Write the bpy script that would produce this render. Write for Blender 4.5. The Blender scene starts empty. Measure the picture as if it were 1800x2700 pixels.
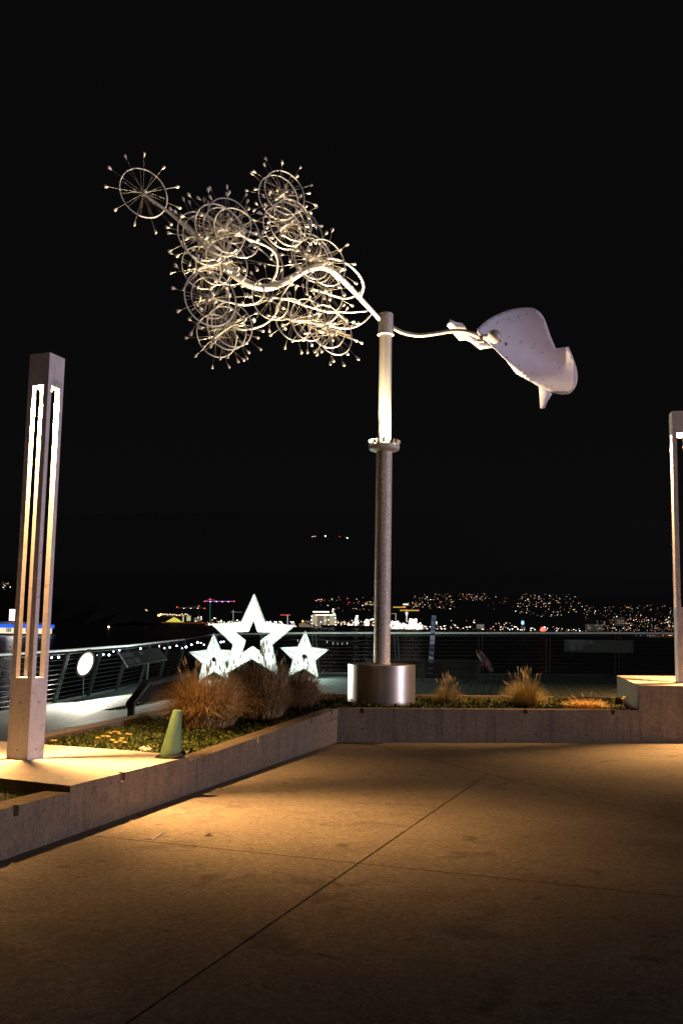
import bpy, bmesh, math, random
from mathutils import Vector, Matrix
from mathutils.geometry import delaunay_2d_cdt
random.seed(7)
V = Vector
C = bpy.context.scene.collection
scn = bpy.context.scene
PI = math.pi

# ------------------------------------------------------------ camera, sky, key light, exposure
FOC, EYE = 2487.0, 1.54
PITCH, ROLL = math.atan(299.5 / FOC), math.radians(1.004)
fw = V((0, math.cos(PITCH), math.sin(PITCH)))
rt0 = V((1, 0, 0)); up0 = rt0.cross(fw)
rt = rt0 * math.cos(ROLL) + up0 * math.sin(ROLL)
up = -rt0 * math.sin(ROLL) + up0 * math.cos(ROLL)
cam_d = bpy.data.cameras.new('camera'); cam = bpy.data.objects.new('camera', cam_d); C.objects.link(cam)
cam.matrix_world = Matrix(((rt.x, up.x, -fw.x, 0), (rt.y, up.y, -fw.y, 0), (rt.z, up.z, -fw.z, EYE), (0, 0, 0, 1)))
cam_d.sensor_fit = 'VERTICAL'; cam_d.sensor_height = 36; cam_d.lens = 36 * FOC / 2700
cam_d.clip_start = 0.05; cam_d.clip_end = 30000
scn.camera = cam
w = bpy.data.worlds.new('World'); scn.world = w; w.use_nodes = True
nt = w.node_tree; nt.nodes.clear()
wo = nt.nodes.new('ShaderNodeOutputWorld'); bg = nt.nodes.new('ShaderNodeBackground')
tc = nt.nodes.new('ShaderNodeTexCoord'); sp = nt.nodes.new('ShaderNodeSeparateXYZ'); cr = nt.nodes.new('ShaderNodeValToRGB')
nt.links.new(tc.outputs['Generated'], sp.inputs[0]); nt.links.new(sp.outputs['Z'], cr.inputs[0])
cr.color_ramp.elements[0].position = 0.0; cr.color_ramp.elements[0].color = (.0036, .0036, .0034, 1)
cr.color_ramp.elements[1].position = 0.35; cr.color_ramp.elements[1].color = (.0030, .0026, .0027, 1)
nt.links.new(cr.outputs[0], bg.inputs[0]); nt.links.new(bg.outputs[0], wo.inputs[0]); bg.inputs[1].default_value = 1.0
# the one distant key: faint mauve city light that arrives low from the right, behind the camera
sd = bpy.data.lights.new('sun', 'SUN'); so = bpy.data.objects.new('sun', sd); C.objects.link(so)
sd.energy = 0.92; sd.color = (.96, .85, 1.0); sd.angle = math.radians(6)
so.rotation_euler = V((.90, -.40, .055)).to_track_quat('Z', 'Y').to_euler()
vs = scn.view_settings; vs.view_transform = 'Standard'; vs.look = 'None'; vs.exposure = 0; vs.gamma = 1
scn.render.film_transparent = False
scn.cycles.use_denoising = True
scn.cycles.max_bounces = 5; scn.cycles.diffuse_bounces = 3; scn.cycles.glossy_bounces = 3
scn.cycles.sample_clamp_indirect = 4.0
scn.cycles.pixel_filter_type = 'BLACKMAN_HARRIS'

# ------------------------------------------------------------ helpers
def ray(px, py):
    return fw + rt * ((px - 900) / FOC) - up * ((py - 1350) / FOC)
def at(px, py, Y):                 # the point seen there at depth Y
    d = ray(px, py); return V((0, 0, EYE)) + d * (Y / d.y)
def on(px, py, zf):                # the point seen there on a surface z = zf(x, y)
    d = ray(px, py); z = .3
    for _ in range(25):
        p = V((0, 0, EYE)) + d * ((z - EYE) / d.z); z = zf(p.x, p.y) if callable(zf) else zf
    return p
def ground(x, y): return .02 - .0345 * (min(y, 13.3) - 12.65)

WL = {}
class MB:
    def __init__(s): s.v = []; s.f = []; s.m = []; s.mi = 0
    def add(s, vs, fs):
        b = len(s.v); s.v += [tuple(v) for v in vs]; s.f += [tuple(b + i for i in f) for f in fs]; s.m += [s.mi] * len(fs); return s
    def hexa(s, p):                # p: 4 bottom, 4 top
        return s.add(p, [(3, 2, 1, 0), (4, 5, 6, 7), (0, 1, 5, 4), (1, 2, 6, 5), (2, 3, 7, 6), (3, 0, 4, 7)])
    def box(s, c, d, ax=None):
        X, Y, Z = ax if ax else (V((1, 0, 0)), V((0, 1, 0)), V((0, 0, 1)))
        c = V(c); h = [X * (d[0] / 2), Y * (d[1] / 2), Z * (d[2] / 2)]
        q = [(-1, -1), (1, -1), (1, 1), (-1, 1)]
        return s.hexa([c + h[0] * a + h[1] * b - h[2] for a, b in q] + [c + h[0] * a + h[1] * b + h[2] for a, b in q])
    def tube(s, pts, r, n=8, cap=True):
        pts = [V(p) for p in pts]; k = len(pts)
        if not hasattr(r, '__len__'): r = [r] * k
        b = len(s.v); prev = None; vs = []
        for i, p in enumerate(pts):
            t = (pts[min(i + 1, k - 1)] - pts[max(i - 1, 0)]).normalized()
            if prev is None:
                a = V((0, 0, 1)) if abs(t.z) < .9 else V((1, 0, 0)); u = t.cross(a).normalized()
            else:
                u = (prev - t * prev.dot(t)).normalized()
            prev = u; w_ = t.cross(u)
            vs += [p + (u * math.cos(2 * PI * j / n) + w_ * math.sin(2 * PI * j / n)) * r[i] for j in range(n)]
        fs = [(i * n + j, i * n + (j + 1) % n, (i + 1) * n + (j + 1) % n, (i + 1) * n + j) for i in range(k - 1) for j in range(n)]
        if cap: fs += [tuple(range(n - 1, -1, -1)), tuple((k - 1) * n + j for j in range(n))]
        return s.add(vs, fs)
    def lathe(s, c, prof, n=24, ax=V((0, 0, 1))):   # prof: (radius, height)
        c = V(c); a = V((0, 0, 1)) if abs(ax.z) < .9 else V((1, 0, 0)); u = ax.cross(a).normalized(); w_ = ax.cross(u)
        vs = [c + ax * h + (u * math.cos(2 * PI * j / n) + w_ * math.sin(2 * PI * j / n)) * r for r, h in prof for j in range(n)]
        k = len(prof)
        fs = [(i * n + j, i * n + (j + 1) % n, (i + 1) * n + (j + 1) % n, (i + 1) * n + j) for i in range(k - 1) for j in range(n)]
        fs += [tuple(range(n - 1, -1, -1)), tuple((k - 1) * n + j for j in range(n))]
        return s.add(vs, fs)
    def ball(s, c, r, n=8, sq=(1, 1, 1)):
        m = max(4, n // 2 + 1); c = V(c); vs = [c + V((0, 0, r * sq[2]))]
        for i in range(1, m):
            a = PI * i / m
            vs += [c + V((math.sin(a) * math.cos(2 * PI * j / n) * r * sq[0], math.sin(a) * math.sin(2 * PI * j / n) * r * sq[1], math.cos(a) * r * sq[2])) for j in range(n)]
        vs.append(c - V((0, 0, r * sq[2])))
        fs = [(0, 1 + j, 1 + (j + 1) % n) for j in range(n)]
        for i in range(m - 2):
            fs += [(1 + i * n + j, 1 + (i + 1) * n + j, 1 + (i + 1) * n + (j + 1) % n, 1 + i * n + (j + 1) % n) for j in range(n)]
        e = len(vs) - 1; fs += [(e, 1 + (m - 2) * n + (j + 1) % n, 1 + (m - 2) * n + j) for j in range(n)]
        return s.add(vs, fs)
    def prism(s, poly, dz):        # polygon list of 3d points, extruded by the vector dz
        n = len(poly); dz = V(dz); poly = [V(p) for p in poly]
        return s.add(poly + [p + dz for p in poly], [tuple(range(n - 1, -1, -1)), tuple(range(n, 2 * n))] + [(i, (i + 1) % n, n + (i + 1) % n, n + i) for i in range(n)])
    def build(s, name, mat, parent=None, kind=None, smooth=False, origin=None):
        o0 = V(origin) if origin is not None else (WL[parent.name] if parent else V((0, 0, 0)))
        me = bpy.data.meshes.new(name); me.from_pydata([tuple(V(v) - o0) for v in s.v], [], s.f)
        for m_ in (mat if isinstance(mat, (list, tuple)) else [mat]): me.materials.append(m_)
        if isinstance(mat, (list, tuple)): me.polygons.foreach_set('material_index', s.m)
        me.validate(); 
        bm = bmesh.new(); bm.from_mesh(me)
        if len(bm.faces) < 20000: bmesh.ops.recalc_face_normals(bm, faces=bm.faces)
        bm.to_mesh(me); bm.free()
        if smooth:
            me.polygons.foreach_set('use_smooth', [True] * len(me.polygons)); me.update()
            try: me.set_sharp_from_angle(angle=math.radians(40))
            except Exception: pass
        o = bpy.data.objects.new(name, me); C.objects.link(o)
        if parent: o.parent = parent; WL[o.name] = o0
        else: o.location = o0; WL[o.name] = o0
        if kind: o['kind'] = kind
        return o
def tag(o, label, cat, group=None, kind=None):
    if label: o['label'] = label
    if cat: o['category'] = cat
    if group: o['group'] = group
    if kind: o['kind'] = kind
    return o
def thing(name, loc, label, cat, group=None):
    o = bpy.data.objects.new(name, None); o.empty_display_size = .1; o.location = loc; C.objects.link(o); WL[o.name] = V(loc)
    return tag(o, label, cat, group)

# ------------------------------------------------------------ materials
def mat(name, col, rough=.7, metal=0, noise=None, bump=None, stain=None, spec=.4, streak=None, grain=None):
    """noise=(scale, amount) colour grain; bump=(scale, strength, distance); stain=(scale, colour, threshold)"""
    m = bpy.data.materials.new(name); m.use_nodes = True; t = m.node_tree; b = t.nodes['Principled BSDF']
    b.inputs['Base Color'].default_value = (*col, 1); b.inputs['Roughness'].default_value = rough; b.inputs['Metallic'].default_value = metal
    b.inputs['Specular IOR Level'].default_value = spec
    co = t.nodes.new('ShaderNodeTexCoord'); out = None
    if noise:
        n = t.nodes.new('ShaderNodeTexNoise'); n.inputs['Scale'].default_value = noise[0]; n.inputs['Detail'].default_value = 8; n.inputs['Roughness'].default_value = .65
        t.links.new(co.outputs['Object'], n.inputs['Vector'])
        mr = t.nodes.new('ShaderNodeMapRange'); mr.inputs[1].default_value = .3; mr.inputs[2].default_value = .7
        mr.inputs[3].default_value = 1 - noise[1]; mr.inputs[4].default_value = 1 + noise[1]; t.links.new(n.outputs['Fac'], mr.inputs[0])
        mx = t.nodes.new('ShaderNodeMix'); mx.data_type = 'RGBA'; mx.blend_type = 'MULTIPLY'; mx.inputs[0].default_value = 1
        mx.inputs[6].default_value = (*col, 1); t.links.new(mr.outputs[0], mx.inputs[7]); out = mx.outputs[2]
    if stain:
        for (sc, scol, th, wd) in stain:
            n = t.nodes.new('ShaderNodeTexNoise'); n.inputs['Scale'].default_value = sc; n.inputs['Detail'].default_value = 6; n.inputs['Distortion'].default_value = .6
            t.links.new(co.outputs['Object'], n.inputs['Vector'])
            mr = t.nodes.new('ShaderNodeMapRange'); mr.inputs[1].default_value = th; mr.inputs[2].default_value = th + wd; t.links.new(n.outputs['Fac'], mr.inputs[0])
            mx = t.nodes.new('ShaderNodeMix'); mx.data_type = 'RGBA'
            t.links.new(mr.outputs[0], mx.inputs[0])
            if out: t.links.new(out, mx.inputs[6])
            else: mx.inputs[6].default_value = (*col, 1)
            mx.inputs[7].default_value = (*scol, 1); out = mx.outputs[2]
    if grain:
        for gs, ga in ((grain[0], grain[1]), (grain[0] * .31, grain[1] * .6)):
            n = t.nodes.new('ShaderNodeTexNoise'); n.inputs['Scale'].default_value = gs; n.inputs['Detail'].default_value = 2; t.links.new(co.outputs['Object'], n.inputs['Vector'])
            mr = t.nodes.new('ShaderNodeMapRange'); mr.inputs[1].default_value = .35; mr.inputs[2].default_value = .65; mr.inputs[3].default_value = 1 - ga; mr.inputs[4].default_value = 1 + ga; t.links.new(n.outputs['Fac'], mr.inputs[0])
            mx = t.nodes.new('ShaderNodeMix'); mx.data_type = 'RGBA'; mx.blend_type = 'MULTIPLY'; mx.inputs[0].default_value = 1; t.links.new(out, mx.inputs[6]); t.links.new(mr.outputs[0], mx.inputs[7]); out = mx.outputs[2]
    if streak:
        mpn = t.nodes.new('ShaderNodeMapping'); mpn.inputs['Scale'].default_value = (14, 14, .9); t.links.new(co.outputs['Object'], mpn.inputs[0])
        n = t.nodes.new('ShaderNodeTexNoise'); n.inputs['Scale'].default_value = 1; n.inputs['Detail'].default_value = 5; t.links.new(mpn.outputs[0], n.inputs['Vector'])
        mr = t.nodes.new('ShaderNodeMapRange'); mr.inputs[1].default_value = .52; mr.inputs[2].default_value = .72; mr.inputs[4].default_value = .7; t.links.new(n.outputs['Fac'], mr.inputs[0])
        mx = t.nodes.new('ShaderNodeMix'); mx.data_type = 'RGBA'; t.links.new(mr.outputs[0], mx.inputs[0]); t.links.new(out, mx.inputs[6]); mx.inputs[7].default_value = (*streak, 1); out = mx.outputs[2]
    if out: t.links.new(out, b.inputs['Base Color'])
    if bump:
        n = t.nodes.new('ShaderNodeTexNoise'); n.inputs['Scale'].default_value = bump[0]; n.inputs['Detail'].default_value = 6
        t.links.new(co.outputs['Object'], n.inputs['Vector'])
        bp = t.nodes.new('ShaderNodeBump'); bp.inputs['Strength'].default_value = bump[1]; bp.inputs['Distance'].default_value = bump[2]
        t.links.new(n.outputs['Fac'], bp.inputs['Height']); t.links.new(bp.outputs[0], b.inputs['Normal'])
    return m
def glow(name, col, s, light=False):
    m = bpy.data.materials.new(name); m.use_nodes = True; t = m.node_tree; b = t.nodes['Principled BSDF']
    b.inputs['Base Color'].default_value = (.004, .004, .004, 1); b.inputs['Specular IOR Level'].default_value = 0; b.inputs['Emission Color'].default_value = (*col, 1); b.inputs['Emission Strength'].default_value = s
    if not light: m.cycles.emission_sampling = 'NONE'
    return m
M_slab = mat('plaza_concrete', (.285, .248, .195), .8, grain=(95, .28), noise=(1.3, .16), bump=(160, .35, .004), stain=[(.55, (.205, .175, .145), .50, .22), (9, (.14, .12, .10), .68, .05), (.9, (.33, .295, .25), .56, .2), (2.6, (.20, .17, .14), .58, .10), (5.5, (.16, .135, .11), .64, .08)])
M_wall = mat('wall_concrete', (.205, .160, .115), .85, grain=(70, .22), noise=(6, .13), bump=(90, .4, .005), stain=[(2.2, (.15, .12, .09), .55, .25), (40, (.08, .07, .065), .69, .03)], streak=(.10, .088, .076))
M_plinth = mat('plinth_top_lit', (.62, .57, .50), .85, grain=(110, .2), noise=(9, .10), bump=(120, .4, .004), stain=[(3, (.50, .45, .39), .56, .2), (70, (.3, .27, .24), .70, .03)])
M_joint = mat('joint_dark', (.035, .032, .03), .9)
M_soil = mat('soil', (.045, .035, .026), .95, noise=(14, .5), bump=(25, .8, .03))
M_deck = mat('deck_board', (.060, .080, .074), .75, noise=(5, .25), bump=(40, .5, .004))
M_under = mat('deck_underlay', (.02, .02, .02), .9)
M_alu = mat('painted_aluminium', (.66, .63, .60), .45, .15, noise=(8, .06), bump=(60, .12, .002), stain=[(14, (.42, .39, .36), .66, .1)])
M_lamp = mat('lamp_column_paint', (.74, .70, .74), .5, .0, grain=(120, .10), noise=(5, .10), bump=(80, .15, .002), stain=[(7, (.38, .36, .34), .60, .15)])
M_galv = mat('galvanised_steel', (.68, .64, .60), .55, .1, grain=(55, .14), noise=(26, .30), bump=(60, .25, .003), stain=[(20, (.50, .48, .46), .58, .12), (5, (.72, .64, .56), .55, .2)])
M_steel = mat('brushed_steel', (.56, .52, .49), .38, .85, noise=(7, .10), bump=(40, .12, .002))
M_wheel = mat('wheel_aluminium', (.76, .72, .70), .38, .1, noise=(9, .1))
M_cup = mat('cup_aluminium', (.84, .80, .74), .3, .1)
M_spoke = mat('spoke_wire', (.55, .50, .43), .35, .2)
M_tail = mat('tail_sheet', (.78, .76, .95), .6, .0, noise=(4, .06), bump=(30, .08, .003))
M_dark = mat('dark_steel', (.05, .055, .055), .5, .5, noise=(10, .2))
M_rail = mat('rail_steel', (.80, .80, .78), .4, .1, noise=(10, .1))
M_cable = mat('cable_steel', (.03, .033, .033), .5, .3)
M_post = mat('rail_post_steel', (.09, .10, .10), .45, .6)
M_black = mat('black_rubber', (.015, .015, .015), .7)
M_bench = mat('bench_timber', (.05, .048, .038), .7, noise=(12, .3))
M_green = mat('cone_green', (.17, .31, .17), .55, noise=(8, .12), stain=[(6, (.12, .22, .12), .58, .12)])
M_water = mat('water', (.003, .004, .005), .25, bump=(.9, 1.0, .35), spec=.25)
M_hill = mat('hill', (.080, .080, .078), 1, spec=0)
M_head = mat('headland', (.018, .018, .018), 1, spec=0)

# ------------------------------------------------------------ ground and plaza slabs
K = V((0.0, 12.68, 0)); WB = V((-1.7687, 5.12, 0))
dirB = (V((-1.17, 7.678, 0)) - K); dirB.z = 0; dirB.normalize()
E0 = K + dirB * 14.5                 # the left wall's line runs on past the camera
dirR = (V((4.02, 13.22, 0)) - K).normalized(); R1 = K + dirR * 14
def G3(p, dz=0): return V((p.x, p.y, ground(p.x, p.y) + dz))
gm = MB()
xs = [-4, -2, 0, 2, 4, 7, 12, 20]; 
outer = [E0, K, R1, V((R1.x, -9, 0)), V((E0.x - 3, -9, 0))]
gm.prism([G3(p, -.014) for p in outer], (0, 0, -.3))
ground_o = gm.build('plaza_ground', M_joint, kind='structure')
def clip(poly, a, b, off):           # keep the side left of a->b, moved in by off
    d = (b - a); d.z = 0; d.normalize(); n = V((-d.y, d.x, 0)); out = []
    s = [(p - a).dot(n) - off for p in poly]
    for i in range(len(poly)):
        j = (i + 1) % len(poly)
        if s[i] >= 0: out.append(poly[i])
        if (s[i] >= 0) != (s[j] >= 0): out.append(poly[i].lerp(poly[j], s[i] / (s[i] - s[j])))
    return out
L1 = (V((1.394, 9.187, 0)), V((-.70, 2.70, 0)))
L2 = (V((.303, 12.712, 0)), V((2.307, 7.049, 0)))
L3 = (V((-1.429, 5.884, 0)), V((1.643, 4.634, 0)))
def slab(cuts):
    p = list(outer)
    for a, b, side in cuts:
        p = clip(p, a, b, .006) if side > 0 else clip(p, b, a, .006)
    if len(p) < 3: return
    cen = sum(p, V()) / len(p)
    m = MB(); m.prism([G3(q, -.012) for q in p], (0, 0, .012)); m.build('slab', M_slab, ground_o)
slab([(L2[0] + V((.012, .005, 0)), L2[1] + V((.012, .005, 0)), 1)])
slab([(*L2, -1), (*L1, -1), (*L3, 1)])
slab([(*L2, -1), (*L1, 1), (*L3, 1)])
slab([(*L2, -1), (*L1, -1), (*L3, -1)])
slab([(*L2, -1), (*L1, 1), (*L3, -1)])
# drain patch at the kink, cracks
m = MB(); m.prism([G3(p, .0015) for p in (V((-.06, 12.45, 0)), V((.45, 12.30, 0)), V((.62, 12.68, 0)), V((.05, 12.66, 0)))], (0, 0, .002))
m.build('drain_patch', mat('drain_patch', (.07, .06, .05), .8, noise=(20, .4)), ground_o)
def crack(pts, wd=.004):
    m = MB(); P = []
    for a, b in zip(pts[:-1], pts[1:]):
        a = on(*a, ground); b = on(*b, ground)
        for k in range(6): P.append(a.lerp(b, k / 6) + V((random.uniform(-1, 1), random.uniform(-1, 1), 0)) * .012)
    P.append(b); T = []
    for i in range(len(P) - 1):
        d = (P[i + 1] - P[i]); n = V((-d.y, d.x, 0)).normalized() * wd
        m.add([P[i] - n + V((0, 0, .003)), P[i] + n + V((0, 0, .003)), P[i + 1] + n + V((0, 0, .003)), P[i + 1] - n + V((0, 0, .003))], [(0, 1, 2, 3)])
    return m
cr1 = crack([(905, 2116), (960, 2120), (1030, 2121), (1120, 2124)]); cr1.build('crack', M_joint, ground_o)
crack([(340, 2165), (430, 2154), (520, 2143)], .003).build('crack', M_joint, ground_o)
tw = MB(); tw.tube([on(380, 2214, ground) + V((0, 0, .006)), on(400, 2217, ground) + V((0, 0, .006)), on(415, 2208, ground) + V((0, 0, .008)), on(433, 2196, ground) + V((0, 0, .006))], .004, 5)
tag(tw.build('paper_scrap', mat('paper', (.8, .76, .68), .7)), 'pale curled strip of litter lying on the plaza concrete', 'litter')
lf = MB(); p = on(550, 2206, ground); lf.add([p + V((-.03, 0, .004)), p + V((0, -.018, .012)), p + V((.032, .006, .005)), p + V((0, .02, .016))], [(0, 1, 2, 3)])
tag(lf.build('leaf', mat('dead_leaf', (.10, .06, .03), .8)), 'single dark dead leaf on the lit plaza concrete', 'leaf')

# ------------------------------------------------------------ concrete planter walls
def wall_seg(parent, a, b, top, thick, inward, notches=(), base=-.15, name='wall_segment', mt=None):
    """a, b points along the face; top(p) its height; inward unit vector to the back; notches: distances along"""
    m = MB(); d = (b - a); L = d.length; d.normalize(); nd, nw, ng = .055, .055, .035
    def pt(s, t, z=None, dz=0):
        q = a + d * s + inward * t
        return V((q.x, q.y, (top(q) + dz) if z is None else z))
    def blk(s0, s1, t0, t1, z0, dz1):
        lo = [pt(s0, t0, z0), pt(s1, t0, z0), pt(s1, t1, z0), pt(s0, t1, z0)] if z0 is not None else [pt(s0, t0, None, -nd), pt(s1, t0, None, -nd), pt(s1, t1, None, -nd), pt(s0, t1, None, -nd)]
        hi = [pt(s0, t0, None, dz1), pt(s1, t0, None, dz1), pt(s1, t1, None, dz1), pt(s0, t1, None, dz1)]
        m.hexa(lo + hi)
    g = .003
    if not notches:
        blk(g, L - g, 0, thick, base, 0)
    else:
        blk(g, L - g, 0, thick, base, -nd); blk(g, L - g, ng, thick, None, 0)
        s = g
        for q in sorted(notches):
            blk(s, q - nw / 2, 0, ng, None, 0); s = q + nw / 2
        blk(s, L - g, 0, ng, None, 0)
    return m.build(name, mt or M_wall, parent)
def topped(o):                      # sides in wall colour; lamplight on the top is painted as paler concrete
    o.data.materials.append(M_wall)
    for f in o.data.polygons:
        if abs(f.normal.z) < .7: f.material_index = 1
inB = V((-(-dirB.y), -dirB.x, 0)); inB = V((dirB.y, -dirB.x, 0)).normalized()
if inB.x > 0: inB = -inB
inR = V((-dirR.y, dirR.x, 0)).normalized()
sB = lambda px, py, z: (on(px, py, z) - K).dot(dirB)
def P_B(s): return K + dirB * s
def topB(p): return .45 + 0 * p.x
def topP(p): return .489 - .0368 * (p.y - 7.606)
def topA(p): return .545 - .0405 * (p.y - 5.12)
sJ = (V((-1.17, 7.678, 0)) - K).dot(dirB); sP2 = (V((-1.601, 5.838, 0)) - K).dot(dirB)
wl = thing('planter_wall', (K.x, K.y, 0), 'low concrete planter wall receding from the corner by the drum to the left lamp plinth', 'wall')
s1 = sJ * .52
wall_seg(wl, P_B(0.0), P_B(s1), topB, .17, inB, (.33, 1.35))
wall_seg(wl, P_B(s1), P_B(sJ), topB, .17, inB, (.72, 2.15))
wr = thing('planter_wall', (K.x + 2, K.y + .3, 0), 'low concrete planter wall running straight across in front of the steel drum', 'wall')
def PR(px, y=1871): p = on(px, y, .45); return (V((p.x, p.y, 0)) - K).dot(dirR)
sR = [0.0, PR(1167), PR(1683)]
for i in range(2):
    nn = [PR(q) - sR[i] for q in (957, 1160, 1382, 1606) if sR[i] + .1 < PR(q) < sR[i + 1] - .05]
    if i == 0: nn = [n for n in nn]
    wall_seg(wr, K + dirR * (sR[i] + (.0 if i else .0)), K + dirR * sR[i + 1], topB, .2, inR, nn)
wa = thing('planter_wall', (-1.7, 5.4, .2), 'low wall edging the patch of lawn left of the lamp plinth', 'wall')
wall_seg(wa, P_B(sP2), P_B(sP2 + 2.2), topA, .17, inB, (.58,))
wall_seg(wa, P_B(sP2 + 2.2), P_B(sP2 + 5), topA, .17, inB, ())
# plinth under the left lamp
pp = [P_B(sP2), P_B(sJ), V((-1.645, 8.025, 0)), V((-3.057, 8.744, 0)), V((-5.2, 9.9, 0)), V((-5.2, 7.72, 0)), V((-2.134, 6.142, 0))]
pt_ = thing('lamp_plinth', (-2.3, 7.2, .2), 'broad lit concrete plinth carrying the left lamp column', 'plinth')
m = MB(); m.prism([V((p.x, p.y, -.1)) for p in pp], (0, 0, 1))
n_ = len(pp)
for i in range(n_): m.v[n_ + i] = (pp[i].x, pp[i].y, topP(pp[i]) - .055)
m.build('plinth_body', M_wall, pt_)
# the top course with its notch in the front edge
sN = (V((on(308, 2040, .52)).xy.to_3d()) - K).dot(dirB)
top_poly = []
a_, b_ = P_B(sP2), P_B(sJ)
top_poly = [a_, P_B(sN + .03), P_B(sN + .03) + inB * .04, P_B(sN - .03) + inB * .04, P_B(sN - .03)] + pp[1:]
# chipped arris: small wobble along the front edge
fine = []
for i in range(len(top_poly)):
    p, q = top_poly[i], top_poly[(i + 1) % len(top_poly)]
    seg = (q - p).length
    on_front = abs((p - K).cross(dirB).length) < .01 and abs((q - K).cross(dirB).length) < .01
    n = int(seg / .035) if on_front and seg > .2 else 1
    for k in range(n):
        r = p.lerp(q, k / n)
        if on_front and 0 < k: r = r + inB * (abs(random.gauss(0, .003)))
        fine.append(r)
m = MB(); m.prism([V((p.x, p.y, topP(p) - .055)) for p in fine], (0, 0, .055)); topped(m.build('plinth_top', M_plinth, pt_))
# plinth under the right lamp: raised block, top at .775
rp = [V((4.154, 13.248, 0)), V((4.154, 13.248, 0)) + dirR * 5, V((9.3, 16.9, 0)), V((4.675, 16.079, 0))]
pr = thing('lamp_plinth', (5.5, 14.5, 0), 'tall concrete plinth under the right lamp, its side dark green in shade', 'plinth')
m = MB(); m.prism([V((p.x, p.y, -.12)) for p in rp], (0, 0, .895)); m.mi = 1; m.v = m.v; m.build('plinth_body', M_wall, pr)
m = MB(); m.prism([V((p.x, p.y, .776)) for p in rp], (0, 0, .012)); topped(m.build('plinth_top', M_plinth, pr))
for px, py in ((1166, 1934), (1412, 1936), (1544, 1937), (1330, 1950), (955, 1922)):
    q = at(px, py, 1); d_ = ray(px, py); nR = V((dirR.y, -dirR.x, 0)); t_ = (K - V((0, 0, EYE))).dot(nR) / d_.dot(nR); q = V((0, 0, EYE)) + d_ * t_
    m = MB(); m.lathe(q, [(.011, -.004), (.011, .003)], 10, nR); m.build('tie_hole', M_joint, wr)
for px, py in ((712, 2007), (625, 1998), (850, 1925)):
    d_ = ray(px, py); nB = -inB; t_ = (K - V((0, 0, EYE))).dot(nB) / d_.dot(nB); q = V((0, 0, EYE)) + d_ * t_
    m = MB(); m.lathe(q, [(.010, -.004), (.010, .003)], 10, nB); m.build('tie_hole', M_joint, wl)
# back walls of the planters
wb = thing('planter_wall', (-2.4, 11, .2), 'low concrete kerb wall behind the left planter, beside the boardwalk', 'wall')
bA, bB2, bC, bD = V((-3.02, 8.60, 0)), V((-2.195, 12.328, 0)), V((-1.45, 15.40, 0)), V((4.60, 15.78, 0))
dAB = (bB2 - bA).normalized(); iAB = V((dAB.y, -dAB.x, 0))
wall_seg(wb, bA, bB2, topB, .17, iAB); 
dBC = (bC - bB2).normalized(); wall_seg(wb, bB2, bC, topB, .17, V((dBC.y, -dBC.x, 0)))
wk = thing('planter_wall', (1.5, 15.6, .2), 'thin back kerb wall of the planter behind the drum and grasses', 'wall')
dCD = (bD - bC).normalized(); midCD = bC.lerp(bD, .45)
wall_seg(wk, bC + dCD * .18, midCD, topB, .15, V((dCD.y, -dCD.x, 0))); wall_seg(wk, midCD, bD, topB, .15, V((dCD.y, -dCD.x, 0)))

# soil
m = MB(); m.add([V((p.x, p.y, .34)) for p in (K + V((.05, .1, 0)), P_B(sJ) + inB * .1, V((-1.6, 7.95, 0)), V((-2.95, 8.62, 0)), bB2 + V((.05, 0, 0)), bC + V((.05, -.02, 0)), bD, V((4.2, 13.3, 0)))], [(0, 7, 6, 5, 4, 3, 2, 1)])
m.build('soil', M_soil, kind='structure')
m = MB(); m.add([V((p.x, p.y, .46)) for p in (P_B(sP2) + inB * .1, P_B(sP2 + 5) + inB * .1, V((-6, 1, 0)), V((-6, 8.1, 0)), V((-2.1, 6.1, 0)))], [(0, 1, 2, 3, 4)])
m.build('soil', M_soil, kind='structure')

# ------------------------------------------------------------ boardwalk
def lerp_t(x, T):
    if x <= T[0][0]: return T[0][1]
    for (a, b), (c, d) in zip(T[:-1], T[1:]):
        if x <= c: return b + (d - b) * (x - a) / (c - a)
    return T[-1][1]
ZD = [(-5.3, -.1), (-3.7, .15), (-.54, .266), (3.6, .345), (6.9, .405), (12, .47)]
def zdeck(x): return lerp_t(x, ZD)
rail_pts = [V((-6.6, 12.5, -.14)), V((-6.05, 16.5, -.13)), V((-5.68, 19.2, -.117)), V((-5.3, 22.9, -.10)), V((-4.95, 29.2, -.03)), V((-3.5, 28.2, .15)), V((-.544, 25.156, .266)), V((3.62, 24.361, .345)), V((6.926, 23.822, .407)), V((11.5, 23.05, .46))]
und = MB()
poly = [V((bA.x, bA.y, 0)), V((bB2.x, bB2.y, 0)), V((bC.x, bC.y, 0)), V((bD.x, bD.y, 0)), V((12, 16.6, 0)), V((11.9, 22.9, 0))] + [V((p.x, p.y, 0)) for p in reversed(rail_pts[:-1])] + [V((-12, 12.4, 0)), V((-12, 9.5, 0)), V((-5.2, 9.9, 0))]
xs_cut = [-5.3, -3.7, -.54, 3.6, 6.9]
prev = poly; parts = []
bounds = [-13] + xs_cut + [13]
from mathutils.geometry import tessellate_polygon
tri = tessellate_polygon([poly])
for t in tri:
    base = [poly[i] for i in t]
    for i in range(len(bounds) - 1):
        q = clip(base, V((bounds[i], 0, 0)), V((bounds[i], -1, 0)), 0) if len(base) >= 3 else []
        if len(q) >= 3: q = clip(q, V((bounds[i + 1], 0, 0)), V((bounds[i + 1], 1, 0)), 0)
        if len(q) >= 3: und.add([V((p.x, p.y, zdeck(p.x) - .035)) for p in q], [tuple(range(len(q)))])
deck = und.build('boardwalk', M_under, kind='structure')
pd = V((.18, 1, 0)).normalized(); pn = V((1, -.18, 0)).normalized()
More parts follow.
